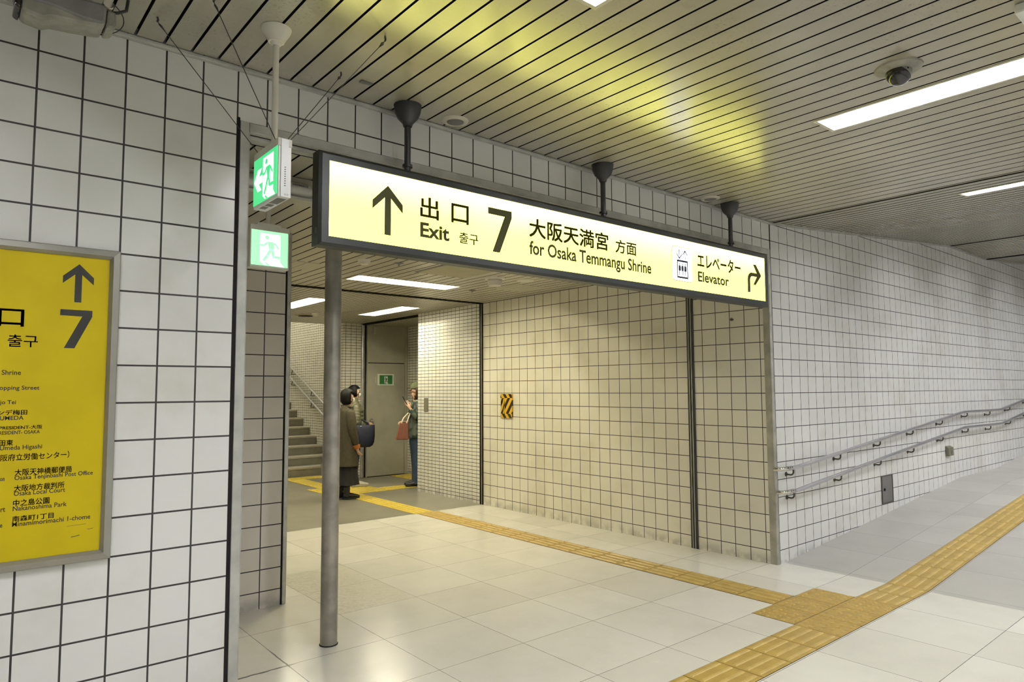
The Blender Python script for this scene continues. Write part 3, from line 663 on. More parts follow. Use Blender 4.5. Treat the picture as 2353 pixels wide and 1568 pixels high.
# plate on the far door
e3 = thing('exit_plate', (6.07, 7.662, 1.595), 'small green running man plate in a white frame on the grey door', 'exit sign')
bm = BM(); box(bm, 5.905, 6.236, 7.655, 7.668, 1.592, 1.798); obj('frame', bm, m_print_w, e3, bevel=.002)
bm = BM(); box(bm, 5.942, 6.198, 7.653, 7.656, 1.616, 1.774); gp = obj('green_face', bm, m_doorgreen, e3)
running_man(gp, lambda u, v, d: (5.942+u*.256, 7.653-d, 1.620+v*.145), .36, .64, m_print_w, m_print_k, bold=.9)
bm = BM()
for x in (5.868, 6.262):
    for q in ((x-.008, x+.008, 1.64, 1.75),): box(bm, q[0], q[1], 7.660, 7.668, q[2], q[3])
obj('side_clip', bm, m_flange, e3)

# ------------------------------------------------------------------ yellow guide board
gb = thing('guide_board', (-0.05, -0.02, 0.865), 'yellow guide board with an up arrow, number 7 and place names on the left wall', 'sign')
bm = BM()
GX0, GX1, GZ0, GZ1 = -0.62, 0.530, 0.865, 2.070; fw = 0.026
def ring2(bm, o, i, yo, yi):
    ring(bm, o, i, yo, yi)
o_ = (GX0, GX1, GZ0, GZ1); a_ = (GX0+.004, GX1-.004, GZ0+.004, GZ1-.004); b_ = (GX0+fw, GX1-fw, GZ0+fw, GZ1-fw); c_ = (GX0+.037, GX1-.037, GZ0+.037, GZ1-.037)
ring(bm, o_, o_, -.001, -.020); ring(bm, o_, a_, -.020, -.026); ring(bm, a_, b_, -.026, -.032); ring(bm, b_, c_, -.032, -.018); ring(bm, c_, c_, -.018, -.006)
bmesh.ops.remove_doubles(bm, verts=bm.verts[:], dist=1e-5); obj('frame', bm, m_frame, gb)
bm = BM(); box(bm, GX0+.03, GX1-.03, -.012, -.001, GZ0+.03, GZ1-.03); gp = obj('printed_panel', bm, m_mapyel, gb)
FG = lambda u, v, d: (u, -.0120-d, v)
bm = BM(); prism(bm, [(.391, 2.004), (.339, 1.954), (.339, 1.926), (.3785, 1.963), (.3785, 1.855), (.4015, 1.855), (.4015, 1.963), (.441, 1.926), (.441, 1.954)], FG, 0, .0006); obj('up_arrow', bm, m_mapink, gp)
bm = BM(); prism(bm, [(.335, 1.825), (.335, 1.802), (.407, 1.801), (.351, 1.677), (.385, 1.677), (.440, 1.801), (.440, 1.825)], FG, 0, .0006); obj('number_seven', bm, m_mapink, gp)
for body, x0, x1, z0, z1, bo in (('出口', .045, .224, 1.749, 1.823, .012), ('출구', .178, .269, 1.676, 1.721, .006), ('Shrine', .165, .222, 1.573, 1.591, .012), ('Shopping Street', .140, .280, 1.514, 1.534, .012),
    ('Honjo Tei', .130, .211, 1.462, 1.481, .012), ('ンデ梅田', .160, .246, 1.427, 1.446, .016), ('UMEDA', .166, .236, 1.409, 1.424, .012), ('PRESIDENT-大阪', .166, .294, 1.374, 1.389, .016), ('PRESIDENT- OSAKA', .158, .287, 1.357, 1.370, .016),
    ('田東', .168, .208, 1.317, 1.338, .016), ('Umeda Higashi', .170, .296, 1.296, 1.317, .010), ('大阪府立労働センター）', .150, .383, 1.261, 1.286, .010), ('on', .175, .188, 1.191, 1.202, .010),
    ('大阪天神橋郵便局', .217, .392, 1.206, 1.230, .014), ('Osaka Tenjinbashi Post Office', .217, .462, 1.186, 1.207, .010), ('大阪地方裁判所', .217, .371, 1.149, 1.173, .014), ('Osaka Local Court', .217, .374, 1.134, 1.151, .010), ('rt', .181, .194, 1.081, 1.096, .010),
    ('中之島公園', .216, .326, 1.096, 1.120, .014), ('Nakanoshima Park', .216, .381, 1.080, 1.097, .010), ('南森町1丁目', .216, .341, 1.041, 1.062, .014), ('Minamimorimachi 1-chome', .216, .459, 1.024, 1.041, .010), ('e', .181, .188, 1.026, 1.037, .010)):
    text(body, x0, x1, z0, z1, FG, m_mapink, gp, bold=bo)
bm = BM()
for a, b, t in (((.385, 1.004), (.445, 1.006), .0016), ((.400, .962), (.425, .966), .0035), ((.452, .985), (.470, .987), .002)): stroke(bm, [a, b], t, FG, 0, .0003)
obj('scuff_mark', bm, mat('scuff', (.16, .13, .02), .6), gp)

# ------------------------------------------------------------------ steel post
bm = BM(); tube(bm, [(1.833, .816, 0.004), (1.833, .816, 2.668)], .0505, 32)
po = thing('steel_post', (1.833, .816, 0), 'round dull steel post standing on the floor below the left end of the lit sign', 'post')
obj('shaft', bm, m_post, po, smooth=True)
bm = BM(); lathe(bm, (1.833, .816, 0), [(.0545, 0), (.0545, .004), (.0515, .006)], 32); obj('floor_collar', bm, m_dark, po)

# ------------------------------------------------------------------ ceiling fittings
def fitting(name, c, prof, m, label, cat, group=None, seg=32, extra=None):
    t = thing(name, c, label, cat, group)
    bm = BM(); lathe(bm, c, prof, seg); obj('body', bm, m, t, smooth=True)
    if extra:
        nm, pr, mm = extra; bm = BM(); lathe(bm, c, pr, seg); obj(nm, bm, mm, t, smooth=True)
    return t
SPK = [(.0, -.004), (.044, -.004), (.048, -.006), (.070, -.006), (.075, 0), (.0, 0)]
spk = fitting('ceiling_speaker', (2.088, -.126, 2.975), [(.046, -.008), (.052, -.012), (.070, -.006), (.074, 0)], m_flange, 'round flush speaker in the ceiling right of the first black cup', 'speaker', 'round flush ceiling speakers', extra=('grille', [(.046, -.0095), (.047, -.006)], m_panelgrey))
dup(spk, (4.491, -.124, 2.975), 'round flush speaker in the ceiling left of the third black cup')
dc = thing('dome_camera', (3.31, -1.915, 2.975), 'dome security camera on the ceiling beside the long light', 'security camera')
bm = BM(); lathe(bm, (3.31, -1.915, 2.975), [(.060, -.018), (.080, -.013), (.098, -.006), (.100, 0)], 36); obj('base_ring', bm, m_cctv, dc, smooth=True)
bm = BM(); ball(bm, (3.31, -1.915, 2.947), .054, 28)
bmesh.ops.bisect_plane(bm, geom=bm.verts[:]+bm.edges[:]+bm.faces[:], plane_co=(3.31, -1.915, 2.958), plane_no=(0, 0, 1), clear_outer=True)
obj('smoked_dome', bm, m_glass_dark, dc, smooth='all')
bm = BM(); ball(bm, (3.31, -1.915, 2.947), .0552, 28)
bmesh.ops.bisect_plane(bm, geom=bm.verts[:]+bm.edges[:]+bm.faces[:], plane_co=(3.31, -1.915, 2.958), plane_no=(0, 0, 1), clear_outer=True)
bmesh.ops.bisect_plane(bm, geom=bm.verts[:]+bm.edges[:]+bm.faces[:], plane_co=(3.31, -1.915, 2.944), plane_no=(-.43, .36, -.83), clear_outer=True)
sh = obj('shroud', bm, m_cctv, dc, smooth='all')
bm = BM(); ball(bm, (3.285, -1.963, 2.950), .004, 8); obj('screw', bm, m_dark, dc)
bm = BM(); box(bm, 1.462, 1.520, -.250, -.225, 2.969, 2.975); tag(obj('ceiling_tag', bm, m_panelgrey), 'small dark label plate stuck to a slat left of the first black cup', 'label')
bm = BM(); box(bm, 3.095, 3.25, -2.72, -2.405, 2.935, 2.975); tag(obj('junction_box', bm, m_silver, bevel=.008), 'pale box on the ceiling at the far top right corner of the photo', 'box')

# bullet camera at the top left
cc = thing('bullet_camera', (.30, -.29, 2.80), 'dusty grey box security camera on a bracket at the top left over the guide board', 'security camera')
CY0, CY1 = -.345, -.235
CP = lambda u, v, d: (.30+(u)*.995+v*.05, d, 2.80+v-u*-.055)
bm = BM(); prism(bm, [(-.150, .010), (-.135, .000), (-.085, -.010), (-.060, .002), (.0, .004), (.06, .008), (.095, .012), (.100, .04), (.100, .085), (-.150, .085)], CP, CY0, CY1); obj('housing', bm, m_cctv, cc, bevel=.012)
bm = BM(); prism(bm, [(-.165, .045), (-.06, .040), (.02, .024), (.085, .020), (.098, .030), (.098, .098), (-.175, .098)], CP, CY0-.006, CY1+.006); obj('sun_visor', bm, m_cctv2, cc, bevel=.010)
bm = BM(); prism(bm, [(-.168, .018), (-.150, .008), (-.150, .088), (-.168, .088)], CP, CY0-.002, CY1+.002); obj('front_window', bm, m_glass_dark, cc, bevel=.006)
bm = BM(); prism(bm, [(.100, .012), (.128, .018), (.134, .040), (.130, .080), (.100, .090)], CP, CY0+.004, CY1-.004); obj('rear_cap', bm, m_cctv, cc, bevel=.010)
bm = BM(); tube(bm, [CP(.02, .095, -.29), CP(.02, .13, -.29), (.33, -.29, 2.975)], .016, 14); lathe(bm, (.33, -.29, 2.975), [(.03, -.012), (.045, -.008), (.045, 0)], 20); obj('bracket', bm, m_cctv2, cc, smooth=True)
bm = BM(); lathe(bm, CP(.10, .098, -.345), [(.016, -.012), (.019, -.006), (.019, .004)], 18, 'Y'); obj('pivot_bolt', bm, m_chrome, cc, smooth=True)
bm = BM(); tube(bm, [(.40, -.30, 2.895), (.44, -.31, 2.902), (.47, -.30, 2.925), (.475, -.30, 2.968)], .006, 8); obj('cable', bm, m_black, cc, smooth=True)
bm = BM(); tube(bm, [(.33+.14*math.cos(a), -.26, 2.90+.085*math.sin(a)) for a in [-1.9+.19*k for k in range(15)]], .0018, 6); obj('loop_wire', bm, m_black, cc, smooth=True)

# passage ceiling fittings
ZP = 2.67
SMK = [(.030, -.042), (.040, -.040), (.044, -.030), (.046, -.026), (.056, -.024), (.058, -.006), (.062, 0)]
sm = fitting('smoke_detector', (2.84, 2.345, ZP), SMK, m_white, 'round white smoke detector in the passage right of the steel post', 'smoke detector', 'smoke detectors', extra=('sensor_slot', [(.041, -.036), (.0425, -.030)], m_dark))
dup(sm, (4.267, 6.60, ZP), 'smoke detector in the lobby ceiling left of the steel post')
spr = fitting('ceiling_sprinkler', (3.165, 2.291, ZP), [(.012, -.012), (.026, -.008), (.042, -.004), (.046, 0)], m_panelgrey, 'dark sprinkler rosette between smoke detector and access board', 'sprinkler', 'ceiling sprinklers', extra=('nozzle', [(.003, -.03), (.013, -.028), (.006, -.02), (.006, -.01)], m_steel))
dup(spr, (2.889, 3.157, ZP), 'small dark sprinkler left of the steel post'); dup(spr, (4.703, 3.239, ZP), 'small dark sprinkler near the cream wall')
fitting('beacon', (4.388, 2.419, ZP), [(.060, -.082), (.070, -.076), (.074, -.060), (.076, -.020), (.078, -.014), (.105, -.010), (.110, 0)], m_white, 'white drum shaped alarm beacon under the passage ceiling behind the sign', 'beacon', extra=('label_band', [(.0755, -.030), (.0765, -.020)], m_flange))
fitting('cover_plate', (4.735, 2.330, ZP), [(.080, -.010), (.092, -.006), (.094, 0)], m_white, 'flat round white cover beside the alarm beacon', 'cover')
fitting('ceiling_vent', (4.262, 6.95, ZP), [(.07, -.012), (.10, -.012), (.16, -.006), (.17, 0)], m_acc, 'round low air vent on the lobby ceiling', 'vent', extra=('slot', [(.11, -.013), (.115, -.010)], m_dark))
ac = thing('access_board', (3.83, 2.29, ZP), 'speckled access board in the passage ceiling just below the sign edge', 'hatch')
bm = BM(); box(bm, 3.545, 4.105, 2.03, 2.58, ZP-.006, ZP+.002); obj('board', bm, m_acc, ac)
bm = BM(); box(bm, 3.520, 3.545, 2.01, 2.60, ZP-.004, ZP+.002); box(bm, 4.105, 4.12, 2.01, 2.60, ZP-.004, ZP+.002); box(bm, 3.545, 4.105, 2.58, 2.60, ZP-.004, ZP+.002); obj('edging', bm, m_panelgrey, ac)
def hatch(x0, x1, y0, y1, label, g):
    t = thing('ceiling_hatch', ((x0+x1)/2, (y0+y1)/2, ZP), label, 'hatch', g)
    bm = BM(); w = .006
    for q in ((x0, x1, y0, y0+w), (x0, x1, y1-w, y1), (x0, x0+w, y0+w, y1-w), (x1-w, x1, y0+w, y1-w)): box(bm, *q, ZP-.002, ZP+.001)
    obj('edging', bm, m_flange, t)
    bm = BM(); n = int((x1-x0)/.1083)+1
    xs_ = [x0+w] + [1.092+.1083*k-.004 for k in range(60) if x0+.02 < 1.092+.1083*k < x1-.02] + [x1-w]
    for a, b in zip(xs_, xs_[1:]): box(bm, a+.003, b-.003, y0+w+.002, y1-w-.002, ZP-.003, ZP+.001)
    obj('cover', bm, m_slat_p, t)
hatch(4.79, 5.23, 2.55, 2.99, 'slatted ceiling hatch near the top of the cream wall', 'slatted ceiling hatches')
hatch(2.28, 2.62, 2.76, 3.16, 'slatted ceiling hatch left of the steel post', 'slatted ceiling hatches')
# tubular unit behind the exit signs
tu = thing('shutter_unit', (1.3, .42, 2.53), 'white rounded shutter unit fixed crosswise behind the two exit signs', 'shutter unit')
bm = BM(); tube(bm, [(1.045, .45, 2.598), (1.46, .45, 2.598), (1.505, .45, 2.596), (1.525, .45, 2.594)], [.046, .046, .040, .022], 20); obj('casing', bm, m_white, tu, smooth=True)
bm = BM(); box(bm, 1.045, 1.74, .40, .50, 2.535, 2.552); box(bm, 1.045, 1.74, .44, .47, 2.55, 2.668); obj('backing_rail', bm, m_flange, tu, bevel=.002)
bm = BM()
for k in range(8): box(bm, 1.40+.011*k, 1.408+.011*k, .4035, .406, 2.612, 2.620)
obj('printed_label', bm, m_panelgrey, tu)

# ------------------------------------------------------------------ wall fittings
h1 = thing('striped_plate', (5.52, 3.605, 1.15), 'box on the cream wall wrapped in black and yellow hazard tape', 'plate')
bm = BM(); box(bm, 5.512, 5.531, 3.492, 3.720, 1.150, 1.452); obj('taped_box', bm, stripe_mat('hazard_tape', 1.0, .72, .105, .3), h1, bevel=.003)
bm = BM(); box(bm, 5.5095, 5.513, 3.492, 3.720, 1.402, 1.453); box(bm, 5.5095, 5.513, 3.492, 3.712, 1.148, 1.202); obj('tape_strip', bm, stripe_mat('hazard_tape_cross', 1.0, -.8, .11, .15), h1)
bm = BM(); box(bm, 5.510, 5.513, 3.640, 3.676, 1.2, 1.40); obj('tape_strip', bm, stripe_mat('hazard_tape_side', 1.0, .35, .05, .6), h1)
bo = thing('wall_bolt', (5.52, .357, 2.136), 'small dark bolt sticking out of the cream wall under the right end of the sign', 'bolt')
bm = BM(); tube(bm, [(5.531, .357, 2.136), (5.505, .357, 2.136)], .008, 10); obj('shank', bm, m_bracket, bo); bm = BM(); ball(bm, (5.503, .357, 2.136), .013, 12); obj('head', bm, m_bracket, bo, smooth=True)
bm = BM(); box(bm, 5.520, 5.531, 5.446, 5.549, 1.190, 1.391); cp = tag(obj('call_panel', bm, m_plate, bevel=.003), 'narrow grey lift call panel on the small tiled wall', 'panel')
hp = thing('wall_hatch', (7.85, -.005, .27), 'grey metal hatch door low in the wall under the handrails', 'hatch')
bm = BM()
for q in ((7.70, 7.99, .272, .284), (7.70, 7.99, .556, .568), (7.70, 7.712, .284, .556), (7.972, 7.99, .284, .556)): box(bm, q[0], q[1], -.008, .002, q[2], q[3])
obj('frame', bm, m_bracket, hp); bm = BM(); box(bm, 7.712, 7.972, -.005, .002, .284, .556); lf = obj('hatch_leaf', bm, m_panelgrey, hp); bm = BM(); lathe(bm, (7.765, -.005, .42), [(.014, 0), (.016, -.004), (.008, -.010)], 14, 'Y'); obj('lock', bm, m_dark, lf)
ob = thing('outlet_box', (9.715, -.02, .645), 'small grey outlet box on the wall below the lower handrail', 'outlet')
bm = BM(); hexa(bm, [(9.635, 0, .648), (9.80, 0, .648), (9.80, 0, .775), (9.635, 0, .775)], [(9.64, -.045, .652), (9.795, -.045, .652), (9.795, -.045, .755), (9.64, -.045, .755)]); obj('cover', bm, m_plate, ob, bevel=.006)
bm = BM(); box(bm, 9.69, 9.74, -.048, -.044, .67, .72); obj('flap', bm, m_panelgrey, ob)

# ------------------------------------------------------------------ handrails
def railz(x, off):
    P = [(5.40, .815), (5.78, .815), (7.90, .995), (10.15, 1.187), (11.72, 1.182), (12.92, 1.303), (19.0, 1.303+6.08*.0775)]
    for (a, za), (b, zb) in zip(P, P[1:]):
        if a <= x <= b: return za + (zb-za)*(x-a)/(b-a) - off
def wall_rail(off, x0, xs, label):
    t = thing('handrail', (12.0, -.06, .8-off), label, 'handrail', 'steel handrails up the ramp')
    bm = BM(); nodes = [x0+.10, 5.70, 5.78, 5.88, 7.90, 10.06, 10.15, 10.24, 11.63, 11.72, 11.82, 12.92, 19.0]
    tube(bm, [(x, -.070, railz(x, off)) for x in nodes], .0178, 18); obj('rail', bm, m_rail, t, smooth=True)
    bm = BM(); z = railz(5.55, off)
    tube(bm, [(x0+.12, -.070, z), (x0+.04, -.070, z), (x0+.014, -.062, z), (x0+.003, -.045, z), (x0, -.018, z)], .0184, 18); obj('end_bend', bm, m_chrome, t, smooth=True)
    bm = BM()
    for x in (x0+.11, x0+.145, x0+.18): tube(bm, [(x-.007, -.070, z), (x+.007, -.070, z)], .0200, 18)
    obj('joint_ring', bm, m_chrome, t, smooth=True)
    for x in xs:
        zr = railz(x, off); bm = BM()
        tube(bm, [(x, -.004, zr-.062), (x, -.045, zr-.064), (x, -.060, zr-.058), (x, -.069, zr-.044), (x, -.070, zr-.014)], .0075, 10)
        br = obj('bracket', bm, m_bracket, t, smooth=True)
        bm = BM(); lathe(bm, (x, 0, zr-.062), [(.020, .0), (.020, -.005), (.012, -.008)], 16, 'Y'); obj('flange', bm, m_bracket, br, smooth=True)
BX = [5.726, 6.633, 7.549, 8.442, 9.371, 10.284, 11.228, 12.166, 13.137, 14.07, 15.0, 15.93, 16.9, 17.8]
wall_rail(0.0, 5.50, BX, 'upper of the two steel handrails along the ramp wall')
wall_rail(0.200, 5.54, BX, 'lower of the two steel handrails along the ramp wall')
def stair_rail(pa, pb, label, br):
    t = thing('stair_handrail', (5.53, 9.0, .5), label, 'handrail', 'steel handrails on the stair wall')
    a, b = Vector(pa), Vector(pb); d = (a-b)
    bm = BM(); tube(bm, [b-d*.45+Vector((0, 0, 0)), b, a, a+d*1.1], .017, 14); obj('rail', bm, m_rail, t, smooth=True)
    for k in br:
        p = b + d*k; bm = BM(); tube(bm, [p+Vector((0, 0, -.014)), p+Vector((.005, .06, -.10)), p+Vector((.066, .02, -.10))], .010, 8); tube(bm, [p+Vector((0, 0, -.014)), p+Vector((.066, -.02, -.09))], .008, 8); obj('bracket', bm, m_bracket, t)
stair_rail((5.53, 10.671, 2.007), (5.53, 9.109, 1.295), 'upper stainless rail on the stair wall', (-.3, .30, .92, 1.5))
stair_rail((5.53, 10.661, 1.781), (5.53, 9.102, 1.074), 'lower stainless rail on the stair wall', (-.3, .30, .92, 1.5))

# ------------------------------------------------------------------ tactile paving
def tact(name, x0, x1, y0, y1, kind, along, m1, m2, label, zf=lambda x: 0.0, pitch=.2955, grp='yellow tactile paving', nb=4):
    """strips of 30 cm guide tiles: bars along the way, or domes"""
    bm = BM(); nx = max(1, round((x1-x0)/pitch)); ny = max(1, round((y1-y0)/pitch)); px, py = (x1-x0)/nx, (y1-y0)/ny; g = .0026
    for i in range(nx):
        for j in range(ny):
            a, b, c, d = x0+i*px+g, x0+(i+1)*px-g, y0+j*py+g, y0+(j+1)*py-g
            hexa(bm, [(a, c, zf(a)), (b, c, zf(b)), (b, d, zf(b)), (a, d, zf(a))], [(a, c, zf(a)+.002), (b, c, zf(b)+.002), (b, d, zf(b)+.002), (a, d, zf(a)+.002)])
            if kind == 'bar':
                for q in range(nb):
                    t = (q+.5)/nb; w0, w1 = .0125, .007
                    if along == 'x': f = lambda s, w, h, e: (a+.012+e+s*(b-a-.024-2*e), c+t*(d-c)+w, zf(a+s*(b-a))+h)
                    else: f = lambda s, w, h, e: (a+t*(b-a)+w, c+.012+e+s*(d-c-.024-2*e), zf(a)+h)
                    hexa(bm, [f(0, -w0, .002, 0), f(1, -w0, .002, 0), f(1, w0, .002, 0), f(0, w0, .002, 0)], [f(0, -w1, .007, .006), f(1, -w1, .007, .006), f(1, w1, .007, .006), f(0, w1, .007, .006)], 1)
            else:
                n = 5
                for q in range(n):
                    for r in range(n):
                        cx, cy = a+(q+.5)/n*(b-a), c+(r+.5)/n*(d-c); R = [(.0165, .002), (.0135, .0055), (.008, .007)]
                        rings = [[bm.verts.new((cx+math.cos(2*PI*s/10)*rr, cy+math.sin(2*PI*s/10)*rr, zf(cx)+h)) for s in range(10)] for rr, h in R]
                        for A, B in zip(rings, rings[1:]):
                            for s in range(10): bm.faces.new((A[s], A[(s+1) % 10], B[(s+1) % 10], B[s]))
                        bm.faces.new(rings[-1]).material_index = 1
    hexa_n = [x0] + [x for x in (10.134, 11.62) if x0 < x < x1] + [x1]
    for a, b in zip(hexa_n, hexa_n[1:]): hexa(bm, [(a, y0, zf(a+1e-6)-.02), (b, y0, zf(b-1e-6)-.02), (b, y1, zf(b-1e-6)-.02), (a, y1, zf(a+1e-6)-.02)], [(a, y0, zf(a+1e-6)+.0008), (b, y0, zf(b-1e-6)+.0008), (b, y1, zf(b-1e-6)+.0008), (a, y1, zf(a+1e-6)+.0008)], 2)
    o = obj(name, bm, [m1, m2, m_dark]); return tag(o, label, 'tactile paving', grp)
def seam(): pass
zr = lambda x: slope(x, 'floor')
tact('tactile_strip', -1.080, 4.240, -1.120, -.826, 'bar', 'x', m_tact, m_tact_top, 'ochre ribbed tactile strip running off the bottom edge of the photo', nb=4)
tact('tactile_pad', 4.240, 5.120, -1.120, -.525, 'dome', 'x', m_tact, m_tact_top, 'ochre studded tactile pad where the two ribbed strips meet')
tact('tactile_strip', 5.120, 5.655, -1.120, -.826, 'bar', 'x', m_tact, m_tact_top, 'short ochre ribbed strip between the studded pad and the ramp', pitch=.27)
tact('tactile_strip', 5.655, 19.5, -1.120, -.826, 'bar', 'x', m_tact, m_tact_top, 'ochre ribbed tactile strip climbing the ramp', zf=zr, pitch=.2955)
tact('tactile_strip', 4.520, 4.812, -.525, 4.13, 'bar', 'y', m_tact, m_tact_top, 'ochre ribbed tactile strip along the passage floor under the sign')
tact('tactile_strip', 4.480, 4.765, 4.13, 6.08, 'bar', 'y', m_tactfar, m_tactfar_top, 'yellow tactile strip across the grey lobby floor towards the people')
tact('tactile_pad', 4.325, 5.24, 6.08, 6.96, 'dome', 'x', m_tactfar, m_tactfar_top, 'yellow studded tactile pad under the person in white sneakers', pitch=.305)
tact('tactile_strip', 5.24, 6.20, 6.08, 6.44, 'bar', 'x', m_tactfar, m_tactfar_top, 'yellow tactile strip leading to the person in a cap', pitch=.32)
tact('tactile_pad', 2.4, 5.22, 8.16, 8.50, 'dome', 'x', m_tactfar, m_tactfar_top, 'yellow studded tactile strip at the foot of the stairs', pitch=.34)
tact('tactile_strip', 4.52, 4.82, 6.96, 8.16, 'bar', 'y', m_tactfar, m_tactfar_top, 'yellow tactile strip from the lobby pad to the stairs', pitch=.30)
tact('tactile_pad', 6.14, 6.52, 6.9, 7.62, 'dome', 'x', m_tactfar, m_tactfar_top, 'yellow studded tactile patch in front of the grey door', pitch=.36)

# ------------------------------------------------------------------ people
m_skin = mat('skin', (0.52, 0.33, 0.22), 0.5, var=0.05); m_hair = mat('black_hair', (0.006, 0.005, 0.0045), 0.6, spec=0.12, var=0.2, vscale=40)
m_hairb = mat('brown_hair', (0.040, 0.022, 0.012), 0.6, spec=0.15, var=0.2, vscale=40); m_mask = mat('white_mask', (0.68, 0.66, 0.62), 0.7, var=0.03)
m_coat = mat('olive_wool_coat', (0.048, 0.041, 0.025), 0.85, spec=0.2, var=0.12, vscale=30); m_cuff = mat('orange_cuff', (0.30, 0.09, 0.01), 0.8)
m_skirt = mat('charcoal_skirt', (0.020, 0.018, 0.017), 0.85, spec=0.2); m_sock = mat('black_sock', (0.008, 0.008, 0.008), 0.8); m_boot = mat('black_boot', (0.012, 0.011, 0.010), 0.4)
m_puff = mat('olive_quilted_jacket', (0.105, 0.10, 0.055), 0.5, var=0.1, vscale=20); m_trou = mat('navy_trousers', (0.025, 0.028, 0.045), 0.8); m_sneak = mat('white_sneaker', (0.62, 0.60, 0.52), 0.6)
m_navy = mat('navy_nylon', (0.006, 0.008, 0.019), 0.55, spec=0.3, var=0.15, vscale=18); m_denim = mat('blue_denim', (0.026, 0.048, 0.10), 0.8, var=0.15, vscale=25); m_cap = mat('olive_cap', (0.075, 0.085, 0.035), 0.8)
m_bagr = mat('rust_leather', (0.13, 0.036, 0.018), 0.5, var=0.12, vscale=20); m_cream = mat('cream_strap', (0.60, 0.56, 0.42), 0.6); m_rubber = mat('rubber_sole', (0.5, 0.48, 0.42), 0.7)
def print_mat():
    k = NT('floral_jacket'); p, xyz = k.pos()
    vo = k.n('ShaderNodeTexVoronoi', feature='F1'); k.link(p, vo.inputs['Vector']); vo.inputs['Scale'].default_value = 10.0
    petals = k.ramp(k.math('SINE', k.math('MULTIPLY', k.math('ADD', vo.outputs['Distance'], k.math('MULTIPLY', k.noise(p, 45.0, 3.0), 0.28)), 70.0)), -0.4, 0.4)
    inn = k.ramp(vo.outputs['Distance'], 0.46, 0.60, 1.0, 0.0)
    bg = k.mix(k.ramp(k.noise(p, 5.0), 0.45, 0.55), (0.010, 0.010, 0.010), (0.012, 0.034, 0.018))
    c = k.mix(k.math('MULTIPLY', k.math('MULTIPLY', petals, inn), 0.75), bg, (0.22, 0.22, 0.19)); k.link(c, k.bsdf.inputs['Base Color']); k.set(Roughness=0.8); return k.m
m_print = print_mat()

